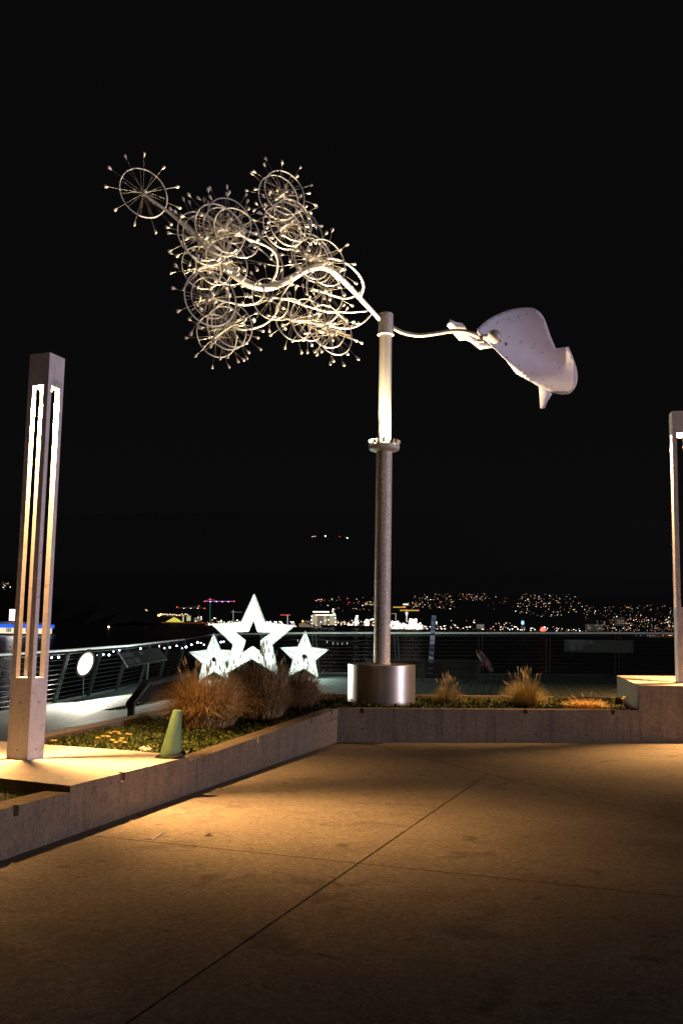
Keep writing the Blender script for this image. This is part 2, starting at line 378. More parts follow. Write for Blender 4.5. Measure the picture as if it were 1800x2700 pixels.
def rail_y(x):
    for a, b in zip(rail_pts[4:-1], rail_pts[5:]):
        if a.x <= x <= b.x: return a.y + (b.y - a.y) * (x - a.x) / (b.x - a.x)
    return 23
k = 0; x = -3.6
while x < 9.4:
    x0, y0 = x, 15.62 + .03 * x if x > -1.45 else 15.2 - (-1.45 - x) * 1.2
    # run from the back wall to the rail along pd
    L = 0
    while y0 + L * pd.y < rail_y(x0 + L * pd.x) - .02 and L < 18: L += .05
    m = MB(); z0 = zdeck(x0 + .9); sl = (zdeck(x0 + 1.0) - zdeck(x0 + .8)) / .2
    ps = V((x0, y0, z0)); dz = random.uniform(-.0015, .0015); wdt = .133
    q = [ps, ps + pd * L, ps + pd * L + pn * wdt, ps + pn * wdt]
    q = [V((a.x, a.y, zdeck(a.x) + dz)) for a in q]
    m.hexa([a - V((0, 0, .028)) for a in q] + q)
    m.build('plank', M_deck, deck); x += .147; k += 1
dl = MB(); y = 9.6
while y < 29:
    xl = -12 if y < 12.51 else (lambda yy: [a.x + (b.x - a.x) * (yy - a.y) / (b.y - a.y) for a, b in zip(rail_pts[:4], rail_pts[1:5]) if a.y <= yy <= b.y][0])(y)
    xr = bA.x + (bB2.x - bA.x) * (y - bA.y) / (bB2.y - bA.y) - .01 if y < 12.3 else (-2.2 + (y - 12.3) * .23 if y < 15 else -3.6 + (y - 15.6) * .18 - .02)
    if y >= 12.3: xr = min(xr, -3.62 + max(0, y - 15) * .18) if y > 15 else xr - .02
    st = [xl] + [c for c in (-5.3, -3.7) if xl < c < xr] + [xr]
    for a, b in zip(st[:-1], st[1:]):
        dl.hexa([V((X, Y, zdeck(X) - (.028 if lo else 0))) for lo in (1, 0) for X, Y in ((a, y), (b, y), (b, y + .126), (a, y + .126))])
    y += .142
dl.build('decking', M_deck, deck, kind='stuff')
# fascia below the boardwalk edge
m = MB()
for a, b in zip(rail_pts[:-1], rail_pts[1:]):
    d = (b - a).normalized(); o_ = V((-d.y, d.x, 0)) * .12
    m.hexa([a + o_ * 0 - V((0, 0, .5)), b - V((0, 0, .5)), b + o_ - V((0, 0, .5)), a + o_ - V((0, 0, .5)), a + V((0, 0, .05)), b + V((0, 0, .05)), b + o_ + V((0, 0, .05)), a + o_ + V((0, 0, .05))])
m.build('edge_beam', M_dark, deck)

# ------------------------------------------------------------ railing
rl = thing('railing', (0, 25, .27), 'steel cable railing along the water edge of the boardwalk', 'railing')
cen = V((0, 14, 0))
def inwd(i):
    a = rail_pts[max(i - 1, 0)]; b = rail_pts[min(i + 1, len(rail_pts) - 1)]; d = (b - a); d.z = 0; d.normalize(); n = V((d.y, -d.x, 0)); return n
rail_in = [inwd(i) for i in range(len(rail_pts))]
HR = 1.07
def rp_(i, h): p = rail_pts[i]; return p + rail_in[i] * (.25 * h / HR) + V((0, 0, h))
m = MB(); m.tube([rp_(i, HR) for i in range(len(rail_pts))], .027, 10); m.build('top_rail', M_rail, rl, smooth=True)
m = MB(); m.tube([rp_(i, HR - .07) + V((0, .02, 0)) for i in range(len(rail_pts))], .012, 6); m.build('under_rail', M_post, rl)
for c in range(9):
    m = MB(); m.tube([rp_(i, .12 + c * .095) for i in range(len(rail_pts))], .0045, 5); m.build('cable', M_cable, rl)
for i in range(len(rail_pts) - 1):
    a, b = rail_pts[i], rail_pts[i + 1]; n = max(1, round((b - a).length / 2.0))
    for q in range(n):
        t = q / n; p = a.lerp(b, t); inn = rail_in[i].lerp(rail_in[i + 1], t).normalized(); d = (b - a).normalized()
        tp = p + inn * .25 + V((0, 0, HR - .03)); ax_z = (tp - p).normalized(); ax_x = d; ax_y = ax_z.cross(ax_x)
        m = MB()
        for s_ in (-.045, .045): m.box(p.lerp(tp, .5) + d * s_, (.012, .06, (tp - p).length), (ax_x, ax_y, ax_z))
        m.box(p + V((0, 0, .01)), (.2, .12, .02), (d, V((-d.y, d.x, 0)), V((0, 0, 1))))
        m.build('post', M_post, rl)

# ------------------------------------------------------------ column lamps
M_em_warm = glow('lamp_lens', (1.0, .74, .42), 45, False)
def column_lamp(F, ea, eb, side, z0, zs0, zs1, z1, label, power, src):
    """F front corner; ea, eb unit edge directions of the two visible faces"""
    t = thing('column_lamp', (F.x, F.y, z0), label, 'lamp', 'square slotted column lamps on the plinths')
    ea = ea.normalized(); eb = eb.normalized(); c = F + (ea + eb) * side / 2
    def sq(z, s=side): return [V((c.x, c.y, z)) + (ea * i + eb * j) * s / 2 for i, j in ((-1, -1), (1, -1), (1, 1), (-1, 1))]
    m = MB(); m.hexa(sq(z0 - .02) + sq(zs0)); m.build('base', M_lamp, t)
    pw = side * .23
    for i, j in ((-1, -1), (1, -1), (1, 1), (-1, 1)):
        pc = c + (ea * i + eb * j) * (side - pw) / 2; m = MB()
        m.box((pc.x, pc.y, (zs0 + zs1) / 2), (pw, pw, zs1 - zs0), (ea, eb, V((0, 0, 1)))); m.build('corner_post', M_lamp, t)
    # hollow head: four walls and a lid, the lens recessed inside
    hd = MB()
    for e, f_ in ((ea, eb), (eb, ea)):
        for sg in (-1, 1):
            wc = c + e * sg * (side - .012) / 2; L = side if e is ea else side - .024
            hd.box((wc.x, wc.y, (zs1 + z1) / 2), (.012, L, z1 - zs1), (e, f_, V((0, 0, 1))))
    hd.box((c.x, c.y, z1 - .006), (side - .024, side - .024, .012), (ea, eb, V((0, 0, 1))))
    h = hd.build('head', M_lamp, t)
    ln = MB(); ln.lathe((c.x, c.y, zs1 - .045), [(side * .10, 0), (side * .25, .02), (side * .30, .045), (side * .30, .07)], 20); ln.build('lens', M_em_warm, h)
    for zz in (z0 + .07, z0 + .42):
        for e, f_ in ((ea, eb), (eb, ea)):
            q = F + e * side * .5; scr = MB()
            scr.lathe((q.x, q.y, zz), [(.006, -.002), (.006, .003)], 8, -f_); scr.build('bolt', M_dark, t)
    ld = bpy.data.lights.new('lamp_light', 'SPOT'); lo = bpy.data.objects.new('lamp_light', ld); C.objects.link(lo)
    lo.parent = t; lo.location = V((c.x, c.y, zs1 - .075)) - V((F.x, F.y, z0))
    ld.energy = power; ld.color = (1.0, .51, .175); ld.shadow_soft_size = src; ld.spot_size = math.radians(127); ld.spot_blend = 1.0
    return t
column_lamp(V((-2.301, 7.189, 0)), V((-.938, .347, 0)), V((.347, .938, 0)), .19, .504, 1.108, 3.37, 3.625,
            'tall pale square column lamp with open slots on the left plinth', 2500, .045)
column_lamp(V((4.98, 14.02, 0)), V((.165, .986, 0)), V((.986, -.165, 0)), .26, .775, 1.9, 4.52, 4.86,
            'pale square column lamp cut by the right edge of the photo', 3600, .05)

# ------------------------------------------------------------ wind sculpture
PY = 14.2; PX = .637
sc_ = thing('wind_sculpture', (PX, PY, .34), 'tall kinetic wind sculpture of spoked wheels and tail vane on a steel pole', 'sculpture')
O = V((PX, PY, 0))
m = MB(); m.lathe(O + V((0, 0, .30)), [(.50, 0), (.50, .675), (.494, .682), (.1, .686)], 72); dr = m.build('drum', M_steel, sc_, smooth=True)
for a in (-100, 60):
    m = MB(); q = O + V((math.cos(math.radians(a)) * .501, math.sin(math.radians(a)) * .501, .64)); m.box(q, (.004, .006, .66), (V((math.sin(math.radians(a)), -math.cos(math.radians(a)), 0)), V((math.cos(math.radians(a)), math.sin(math.radians(a)), 0)), V((0, 0, 1))))
    m.build('seam', M_dark, dr)
m = MB(); m.lathe(O + V((0, 0, .985)), [(.135, 0), (.135, .012), (.122, .016), (.120, 3.2)], 40); m.build('lower_pole', M_galv, sc_, smooth=True)
m = MB(); m.lathe(O + V((0, 0, 4.19)), [(.118, 0), (.20, .012), (.228, .03), (.232, .09), (.20, .10), (.1, .10)], 48); co = m.build('collar', M_galv, sc_, smooth=True)
for i in range(20):
    a = 2 * PI * i / 20; r = V((math.cos(a), math.sin(a), 0)); z = (V((0, 0, 1)) + r * .45).normalized(); tt = V((-r.y, r.x, 0))
    m = MB(); m.box(O + r * .225 + V((0, 0, 4.32)), (.018, .028, .075), (tt, z.cross(tt), z)); m.build('collar_tooth', M_galv, co)
m = MB(); m.lathe(O + V((0, 0, 4.28)), [(.098, 0), (.094, 1.77)], 40); m.build('upper_pole', M_alu, sc_, smooth=True)
m = MB(); m.lathe(O + V((0, 0, 6.02)), [(.10, 0), (.128, .004), (.128, .022), (.114, .026), (.114, .34), (.10, .352), (.02, .356)], 40); m.build('swivel_sleeve', M_galv, sc_, smooth=True)
# uplights set in the collar
M_up = glow('uplight_lens', (1, .86, .6), 12)
for a in (-150, -90, -30, 60):
    r = V((math.cos(math.radians(a)), math.sin(math.radians(a)), 0)); q = O + r * .175
    m = MB(); m.lathe(q + V((0, 0, 4.285)), [(.022, 0), (.022, .018)], 12); m.build('uplight', M_up, co)
    ld = bpy.data.lights.new('uplight_light', 'SPOT'); lo = bpy.data.objects.new('uplight_light', ld); C.objects.link(lo)
    lo.parent = sc_; lo.location = q + V((0, 0, 4.325)) - WL[sc_.name]
    tgt = V((-.80, -.2, 1)) if a != 60 else V((.95, -.05, 1))
    lo.rotation_euler = (-(tgt.normalized())).to_track_quat('Z', 'Y').to_euler()
    ld.energy = {-150: 2700, -90: 1700, -30: 450, 60: 1000}[a]; ld.color = (1.0, .76, .43); ld.spot_size = math.radians(104); ld.spot_blend = .8; ld.shadow_soft_size = .02
def smooth_path(P, n=6):
    out = []
    for i in range(len(P) - 1):
        p0 = P[max(i - 1, 0)]; p1 = P[i]; p2 = P[i + 1]; p3 = P[min(i + 2, len(P) - 1)]
        for k in range(n):
            t = k / n; out.append(.5 * ((2 * p1) + (p2 - p0) * t + (2 * p0 - 5 * p1 + 4 * p2 - p3) * t * t + (3 * p1 - p0 - 3 * p2 + p3) * t ** 3))
    out.append(P[-1]); return out
def limb(name, pts, mt, parent, n=10):     # pts: (px, py, depth, radius)
    P = [at(a, b, d) for a, b, d, r in pts]; Q = smooth_path(P); R = []
    for i in range(len(pts) - 1):
        for k in range(6): R.append(pts[i][3] + (pts[i + 1][3] - pts[i][3]) * k / 6)
    R.append(pts[-1][3]); m = MB(); m.tube(Q, R, n); return m.build(name, mt, parent, smooth=True)
trunk = limb('main_arm', [(1010, 852, 14.2, 0.034), (960, 798, 13.95, 0.037), (905, 740, 13.7, 0.043), (870, 712, 13.5, 0.046), (842, 703, 13.4, 0.048), (805, 713, 13.25, 0.049), (760, 738, 13.1, 0.052), (712, 757, 13.0, 0.054), (665, 752, 12.9, 0.056), (620, 725, 12.8, 0.057), (575, 680, 12.7, 0.054), (535, 640, 12.6, 0.048), (500, 607, 12.5, 0.037), (468, 578, 12.4, 0.025), (430, 548, 12.3, 0.018), (380, 513, 12.2, 0.013)], M_alu, sc_, 14)
limb('tail_arm', [(1030, 861, 14.2, .033), (1060, 876, 14.18, .034), (1100, 884, 14.15, .033), (1145, 880, 14.1, .032), (1190, 873, 14.08, .032), (1228, 875, 14.05, .034), (1262, 888, 14.02, .036), (1272, 894, 14.0, .036)], M_alu, sc_, 14)
# wheels: centre pixel, half height in pixels, depth, has cups
WH = [(379, 509, 71.5, 12.2, 1)]
def Wc(x, y, h, ox, oy, s, d, cups=1): WH.append((ox + x / s, oy + y / s, h / s, d, cups))
A = (450, 480, 5.227); B_ = (640, 400, 4.9); D_ = (680, 680, 4.9); C_ = (450, 680, 5.227)
for q in [(420, 745, 375, 12.35), (485, 800, 375, 12.45), (675, 662, 402, 12.15), (740, 663, 343, 12.3, 0), (812, 533, 350, 12.55), (917, 700, 382, 12.1), (425, 1183, 315, 12.5), (590, 1140, 300, 12.65), (775, 1105, 345, 12.6)]:
    Wc(q[0], q[1], q[2], *A, q[3], q[4] if len(q) > 4 else 1)
for q in [(548, 558, 412, 12.0), (550, 552, 305, 12.2, 0), (635, 1075, 318, 12.5), (774, 967, 322, 12.36), (846, 920, 330, 12.22), (1376, 566, 304, 12.9)]:
    Wc(q[0], q[1], q[2], *C_, q[3], q[4] if len(q) > 4 else 1)
for q in [(456, 795, 292, 13.0), (650, 800, 287, 12.86), (888, 885, 300, 13.1), (979, 970, 305, 12.95), (862, 430, 300, 13.2)]:
    Wc(q[0], q[1], q[2], *D_, q[3])
for q in [(1069, 1431, 328, 12.75), (900, 1373, 349, 12.85), (892, 1375, 297, 13.0, 0), (460, 592, 313, 13.3), (541, 528, 318, 13.16), (512, 985, 305, 13.3), (575, 935, 305, 13.16), (650, 885, 305, 13.0)]:
    Wc(q[0], q[1], q[2], *B_, q[3], q[4] if len(q) > 4 else 1)
nax = V((.58, -.81, .05)).normalized()
def torus_mb(R, r, nm=44, nn=7):
    m = MB(); vs = []; fs = []
    for i in range(nm):
        a = 2 * PI * i / nm
        for j in range(nn):
            b = 2 * PI * j / nn; vs.append(((R + r * math.cos(b)) * math.cos(a), (R + r * math.cos(b)) * math.sin(a), r * math.sin(b)))
    for i in range(nm):
        for j in range(nn): fs.append((i * nn + j, ((i + 1) % nm) * nn + j, ((i + 1) % nm) * nn + (j + 1) % nn, i * nn + (j + 1) % nn))
    return m.add(vs, fs)
def mesh_of(mb, name, mt, smooth=True):
    o = mb.build(name, mt, smooth=smooth); me = o.data; bpy.data.objects.remove(o); return me
rim_me = mesh_of(torus_mb(1, .027), 'wheel', M_wheel)
NC = 11
sp_me = []
for v_ in range(3):
    rnd = random.Random(v_); m = MB(); ra = []
    for i in range(22):
        a0 = 2 * PI * i / 22; a1 = a0 + (.5 if i % 2 else -.5) * .9; zz = .14 if (i // 2) % 2 else -.14
        m.tube([V((math.cos(a0) * .07, math.sin(a0) * .07, zz)), V((math.cos(a1) * .98, math.sin(a1) * .98, 0))], .0042, 4, False)
    for i in range(NC):
        a = 2 * PI * i / NC; L = 1.5 + rnd.uniform(-.1, .1); z = rnd.uniform(-.05, .12); ra.append((a, L, z))
        m.tube([V((math.cos(a) * .07, math.sin(a) * .07, 0)), V((math.cos(a) * (L - .02), math.sin(a) * (L - .02), z))], .0055, 4, False)
    sp_me.append((mesh_of(m, 'spokes', M_spoke, False), ra))
m = MB(); m.lathe((0, 0, -.18), [(.02, 0), (.07, .02), (.07, .06), (.03, .08), (.03, .28), (.07, .30), (.07, .34), (.02, .36)], 12); hub_me = mesh_of(m, 'hub', M_wheel)
m = MB(); m.lathe((0, 0, 0), [(.012, -.10), (.018, -.06), (.043, -.02), (.062, .03), (.065, .06), (.054, .095), (.032, .115), (.01, .128)], 10); cup_me = mesh_of(m, 'cup', M_cup)
hubs = []
for i, (px, py, hh, d, cups) in enumerate(WH):
    P = at(px, py, d); R = hh * d / FOC * .985
    tt = nax + V((random.uniform(-.05, .05), random.uniform(-.05, .05), random.uniform(-.05, .05))) if i else nax
    q = tt.normalized().to_track_quat('Z', 'Y').to_matrix().to_4x4() @ Matrix.Rotation(random.uniform(0, 6.28), 4, 'Z')
    wv = bpy.data.objects.new('wheel', rim_me); C.objects.link(wv); wv.parent = sc_
    wv.matrix_local = Matrix.Translation(P - WL[sc_.name]) @ q @ Matrix.Diagonal((R, R, R, 1))
    sm, ra = sp_me[i % 3]
    s_o = bpy.data.objects.new('spokes', sm); C.objects.link(s_o); s_o.parent = wv
    h_o = bpy.data.objects.new('hub', hub_me); C.objects.link(h_o); h_o.parent = wv
    hubs.append((P, tt.normalized()))
    if cups:
        for a, L, z in ra:
            c_o = bpy.data.objects.new('cup', cup_me); C.objects.link(c_o); c_o.parent = wv
            rr = V((math.cos(a), math.sin(a), (z) / L)).normalized()
            c_o.matrix_local = Matrix.Translation(V((math.cos(a) * L, math.sin(a) * L, z))) @ rr.to_track_quat('Z', 'Y').to_matrix().to_4x4()
def axle(i, j):
    a, b = hubs[i][0], hubs[j][0]; d = (b - a).normalized(); m = MB(); m.tube([a - d * .08, b + d * .08], .013, 8); m.build('axle', M_wheel, sc_)
idx = {}
for a, b in ((1, 2), (3, 4), (4, 5), (7, 8), (8, 9), (10, 11), (12, 13), (13, 14), (16, 17), (18, 19), (21, 22), (24, 25), (26, 27), (27, 28)):
    if b < len(hubs): axle(a, b)
def cv(o, pts, d0, d1, r0, r1):
    n = len(pts); return [(o[0] + x / o[2], o[1] + y / o[2], d0 + (d1 - d0) * i / (n - 1), r0 + (r1 - r0) * i / (n - 1)) for i, (x, y) in enumerate(pts)]
BR = [cv(A, [(1350, 1420), (1450, 1270), (1465, 1080), (1400, 940), (1240, 850), (1070, 785), (917, 700)], 13.0, 12.15, .019, .013),
      cv(A, [(1530, 1350), (1540, 1150), (1450, 950), (1280, 790), (1100, 690), (960, 635), (812, 560)], 13.1, 12.6, .015, .011),
      cv(A, [(1450, 1120), (1300, 985), (1200, 900), (1100, 820), (1000, 760)], 13.0, 12.5, .009, .007),
      cv(B_, [(980, 1340), (1015, 1200), (1020, 1050), (950, 920), (870, 810), (700, 680), (520, 565)], 12.95, 13.25, .014, .012),
      cv(B_, [(862, 1030), (860, 960), (835, 860), (790, 775), (700, 760)], 13.1, 13.1, .010, .008),
      cv(D_, [(1320, 510), (1362, 370), (1310, 230), (1200, 115), (1050, 30), (900, 0)], 13.75, 12.9, .019, .014),
      cv(D_, [(1350, 400), (1250, 490), (1130, 525), (1000, 500), (870, 455), (715, 405)], 13.75, 13.25, .014, .010),
      cv(D_, [(1405, 688), (1200, 705), (1050, 698), (850, 685), (650, 630), (400, 545), (175, 505)], 13.85, 12.95, .011, .012),
      cv(D_, [(1455, 735), (1380, 815), (1280, 880), (1150, 912), (1020, 900), (900, 868)], 13.85, 13.1, .012, .013),
      cv(D_, [(470, 790), (600, 820), (800, 858), (900, 840), (985, 790), (1040, 725)], 12.95, 13.5, .014, .009),
      cv(D_, [(440, 310), (360, 410), (300, 520), (250, 680), (190, 770), (100, 850), (0, 900)], 13.2, 12.7, .012, .014) [:-1] + cv(C_, [(1200, 955), (1130, 972), (1000, 990), (850, 950)], 12.7, 12.4, .014, .014),
      cv(C_, [(1160, 385), (1270, 400), (1282, 500), (1220, 595), (1100, 645), (950, 642), (800, 610), (600, 565)], 12.9, 12.1, .014, .012),
      cv(A, [(1060, 1075), (1280, 1120), (1500, 1160), (1640, 1140), (1800, 1120)], 12.8, 12.9, .007, .006)]
for b in BR: limb('branch', b, M_alu, sc_, 8)
# tail vane: a bent sheet and a crossing plate behind it
tl = [(790, 238), (830, 190), (900, 140), (990, 100), (1080, 80), (1160, 78), (1200, 92), (1240, 130), (1265, 190), (1290, 270), (1325, 350), (1410, 338), (1450, 430), (1472, 520), (1465, 590), (1430, 645), (1380, 660), (1300, 645), (1200, 600), (1100, 530), (1000, 440), (905, 340), (850, 290)]
T = lambda x, y, d: at(940 + x / 2.529, 780 + y / 2.529, d)
def sheet(outline, depth_f, name, mt, step=22, th=.010):
    pts = []
    for i in range(len(outline)):
        a, b = outline[i], outline[(i + 1) % len(outline)]; n = max(1, int(math.hypot(a[0] - b[0], a[1] - b[1]) / step))
        for k_ in range(n): pts.append((a[0] + (b[0] - a[0]) * k_ / n, a[1] + (b[1] - a[1]) * k_ / n))
    nb = len(pts)
    def inside(x, y):
        c_ = False
        for i in range(nb):
            (x1, y1), (x2, y2) = pts[i], pts[(i + 1) % nb]
            if (y1 > y) != (y2 > y) and x < (x2 - x1) * (y - y1) / (y2 - y1) + x1: c_ = not c_
        return c_
    xs_ = [p[0] for p in pts]; ys_ = [p[1] for p in pts]; inn = []
    x = min(xs_)
    while x < max(xs_):
        y = min(ys_)
        while y < max(ys_):
            if inside(x, y) and min((x - a) ** 2 + (y - b) ** 2 for a, b in pts) > (step * .6) ** 2: inn.append((x, y))
            y += step
        x += step
    r = delaunay_2d_cdt([V(p).to_2d() if len(p) > 2 else Vector(p) for p in pts + inn], [], [list(range(nb))], 1, 1e-4)
    vs_ = [T(v[0], v[1], depth_f(v[0], v[1])) for v in r[0]]
    m = MB(); m.add(vs_, [tuple(f) for f in r[2]]); o = m.build(name, mt, sc_, smooth=True)
    md = o.modifiers.new('thick', 'SOLIDIFY'); md.thickness = th
    return o
def chaikin(P, keep, k=2):
    for _ in range(k):
        Q = []
        for i, p in enumerate(P):
            if p in keep: Q.append(p); continue
            a, b = P[i - 1], P[(i + 1) % len(P)]
            Q += [(p[0] * .75 + a[0] * .25, p[1] * .75 + a[1] * .25), (p[0] * .75 + b[0] * .25, p[1] * .75 + b[1] * .25)]
        P = Q
    return P
tl = chaikin(tl, [(1325, 350), (1410, 338)])
def main_depth(x, y):
    # crease from (900,240) to (1460,450)
    ux, uy = 560 / 598, 210 / 598; u = (x - 900) * ux + (y - 240) * uy; v = -(x - 900) * uy + (y - 240) * ux
    base = 13.96 + .0014 * (x - 900)
    if v > 0: bulge = -.08 * (1 - math.cos(min(v / 150, 1.5) * PI)) * .5
    else: bulge = .00012 * v
    return base + bulge * min(1, max(0, u) / 260 + .1) + .05 + 5e-6 * max(0, u) * v
tv = sheet(tl, main_depth, 'tail_vane', M_tail)
riv = [(870, 195), (938, 177), (1012, 155), (1075, 138), (1132, 122), (1190, 98), (1000, 410), (1080, 463), (1165, 512), (1235, 558), (1298, 598), (1368, 641), (1090, 308), (1168, 345), (1240, 377), (1190, 320), (1270, 318), (1012, 272), (1420, 455), (1350, 480)]
for x, y in riv:
    P = T(x, y, main_depth(x, y) - .008); m = MB(); m.ball(P, .011, 8); m.build('rivet', M_dark, tv)
M_seam = M_dark
m = MB(); m.tube([T(x, y, main_depth(x, y) - .004) for x, y in [(940, 375), (1000, 410), (1080, 463), (1165, 512), (1235, 558), (1298, 598), (1368, 641)]], .003, 4); m.build('seam', M_seam, tv)
cp = [(620, 155), (660, 175), (705, 182), (735, 225), (830, 300), (920, 345), (1050, 430), (1200, 520), (1300, 655), (1270, 700), (1250, 750), (1222, 750), (1212, 600), (1060, 520), (920, 330), (905, 345), (820, 358), (760, 310), (720, 295), (685, 300), (640, 250), (600, 200)]
cross_depth = lambda x, y: 14.14 + .0006 * (x - 600) + .0013 * (y - 250) + .05
sheet(cp, cross_depth, 'cross_plate', M_tail, 30, .008)
m = MB(); m.ball(T(918, 272, 13.72), .104, 32); m.build('ball', M_alu, sc_, smooth=True)
m = MB(); m.tube([T(826, 280, 13.95), T(895, 275, 13.85)], .05, 14); m.build('ball_socket', M_galv, sc_, smooth=True)
m = MB(); m.box(T(832, 268, 13.92), (.035, .03, .17), (V((.95, .1, .3)).normalized(), V((-.1, 1, 0)).normalized(), V((-.1, 0, 1)).normalized())); m.box(T(822, 300, 13.92), (.11, .05, .04)); m.build('bracket', M_alu, sc_)
for x, y, r in ((998, 323, .028), (955, 308, .02)):
    m = MB(); m.ball(T(x, y, main_depth(x, y) - .02), r, 14); m.build('bolt_head', M_steel, tv, smooth=True)

# ------------------------------------------------------------ glowing stars
def star_mat(name, s):
    m = bpy.data.materials.new(name); m.use_nodes = True; t = m.node_tree; b = t.nodes['Principled BSDF']
    co_ = t.nodes.new('ShaderNodeTexCoord'); n = t.nodes.new('ShaderNodeTexVoronoi'); n.inputs['Scale'].default_value = 24
    t.links.new(co_.outputs['Object'], n.inputs['Vector']); mr = t.nodes.new('ShaderNodeMapRange')
    mr.inputs[1].default_value = .05; mr.inputs[2].default_value = .65; mr.inputs[3].default_value = s * 1.3; mr.inputs[4].default_value = s * .45
    t.links.new(n.outputs['Distance'], mr.inputs[0]); t.links.new(mr.outputs[0], b.inputs['Emission Strength'])
    b.inputs['Emission Color'].default_value = (.86, 1.0, .86, 1); b.inputs['Base Color'].default_value = (.03, .03, .03, 1); b.inputs['Specular IOR Level'].default_value = 0; return m
M_star = star_mat('star_light_mesh', 2.1); M_star2 = star_mat('star_light_mesh_small', 1.85)
M_sframe = mat('star_frame', (.12, .125, .115), .5, .3)
def star(px, py, Y, R, dep, label, inner, mt, twist=0, tilt=0):
    cpt = at(px, py, Y); t = thing('star_light', (cpt.x, cpt.y, zdeck(cpt.x)), label, 'star light', 'lit star decorations by the railing')
    ld = bpy.data.lights.new('star_bulbs_light', 'POINT'); lo = bpy.data.objects.new('star_bulbs_light', ld); C.objects.link(lo); lo.parent = t
    lo.location = cpt + V((0, -dep - .35, -.1)) - WL[t.name]; ld.energy = 330 * R * R; ld.color = (.80, 1.0, .86); ld.shadow_soft_size = R * .4
    X = V((math.cos(tilt), math.sin(tilt), 0)); Z = V((0, 0, 1)); N = V((math.sin(tilt), -math.cos(tilt), 0))
    def pt(r, k, d): a = PI / 2 + twist + k * PI / 5; return cpt + (X * math.cos(a) + Z * math.sin(a)) * r + N * d
    ri = R * .45
    for q in range(5):
        k = 2 * q; m = MB()
        if inner > .3:     # hollow: band between the outer star and an inner star, boxed
            f = [pt(R, k, dep), pt(ri, k + 1, dep), pt(ri * inner, k + 1, dep), pt(R * inner, k, dep), pt(ri * inner, k - 1, dep), pt(ri, k - 1, dep)]
            b = [p - N * 2 * dep for p in f]
            m.add(f + b, [(0, 1, 2, 3), (0, 3, 4, 5), (7, 6, 9, 8), (9, 6, 11, 10), (0, 6, 7, 1), (0, 5, 11, 6), (2, 8, 9, 3), (3, 9, 10, 4)])
        else:              # solid faceted star with a small hole at the middle
            f = [pt(R, k, 0), pt(ri, k + 1, 0), pt(R * .1, k + 1, dep), pt(R * .1, k, dep * 1.2), pt(R * .1, k - 1, dep), pt(ri, k - 1, 0)]
            b = [f[0], f[1]] + [p - N * 2 * dep for p in f[2:5]] + [f[5]]
            m.add(f, [(0, 1, 2, 3), (0, 3, 4, 5)]); m.add(b, [(3, 2, 1, 0), (5, 4, 3, 0)])
        m.build('star_arm', mt, t)
        e = MB(); fr = .013
        if inner > .3:
            for dd in (dep + .006, -dep - .006):
                e.tube([pt(ri, k - 1, dd), pt(R, k, dd), pt(ri, k + 1, dd)], fr, 5); e.tube([pt(ri * inner, k - 1, dd), pt(R * inner, k, dd), pt(ri * inner, k + 1, dd)], fr, 5)
                e.tube([pt(ri, k + 1, dd), pt(ri * inner, k + 1, dd)], fr * .8, 5)
            e.tube([pt(R, k, dep), pt(R, k, -dep)], fr, 5)
        else:
            e.tube([pt(ri, k - 1, .004), pt(R, k, .004), pt(ri, k + 1, .004)], fr, 5)
            e.tube([pt(R, k, .006), pt(R * .1, k, dep * 1.2 + .006)], fr * .6, 5)
            e.tube([pt(ri, k + 1, .006), pt(R * .1, k + 1, dep + .006)], fr * .6, 5)
        e.build('frame_tube', M_sframe, t)
    ft = MB()
    for k in (4, 6):
        p = pt(R, k, 0); ft.tube([p, V((p.x, p.y, zdeck(p.x)))], .015, 6)
    ft.build('foot', M_sframe, t)
star(667, 1683, 22.6, 1.05, .12, 'largest glowing white star, hollow in the middle, between two smaller ones', .43, M_star, 0)
star(564, 1739, 23.2, .64, .13, 'smaller glowing white star to the left of the big hollow star', .1, M_star2, .04)
star(802, 1731, 23.2, .63, .13, 'smaller glowing white star to the right of the big hollow star', .1, M_star, -.02)

# string of fairy lights on the left railing
fl = thing('fairy_lights', (-5.4, 20, .9), 'string of small blue-white fairy lights hung along the left railing', 'string lights')
M_bulb = glow('fairy_bulb', (.72, .78, 1.0), 14)
bp_ = [(137, 1734), (155, 1733), (174, 1732), (258, 1728), (273, 1726), (288, 1727), (300, 1718), (315, 1714), (371, 1710), (420, 1704), (434, 1709), (448, 1707), (466, 1703), (480, 1709), (491, 1706), (521, 1694), (530, 1695), (583, 1693), (590, 1692), (575, 1699), (538, 1700), (240, 1727), (505, 1700)]
wire = []
for px, py in sorted(bp_):
    Y = 18.6 + (px - 137) / 345 * 10.5 if px < 482 else 28.0
    P = at(px, py, Y - .35); wire.append(P); m = MB(); m.ball(P, .022 + random.uniform(-.006, .006), 8); m.build('bulb', M_bulb, fl)
m = MB(); m.tube(wire, .004, 4); m.build('wire', M_black, fl)
fl2 = thing('fairy_lights', (-.2, 24.3, 1.2), 'unlit fairy light string sagging on the railing right of the stars', 'string lights')
m = MB(); m.tube([at(x, y, 24.3) for x, y in ((765, 1684), (800, 1688), (840, 1684), (870, 1690), (895, 1693), (925, 1692), (960, 1688))], .006, 4); m.build('wire', M_post, fl2)
for x, y in ((785, 1686), (862, 1689), (878, 1693), (890, 1694), (902, 1694), (915, 1693)):
    m = MB(); P = at(x, y, 24.3); m.tube([P, P - V((0, 0, .06))], .01, 5); m.build('bulb', M_rail, fl2)

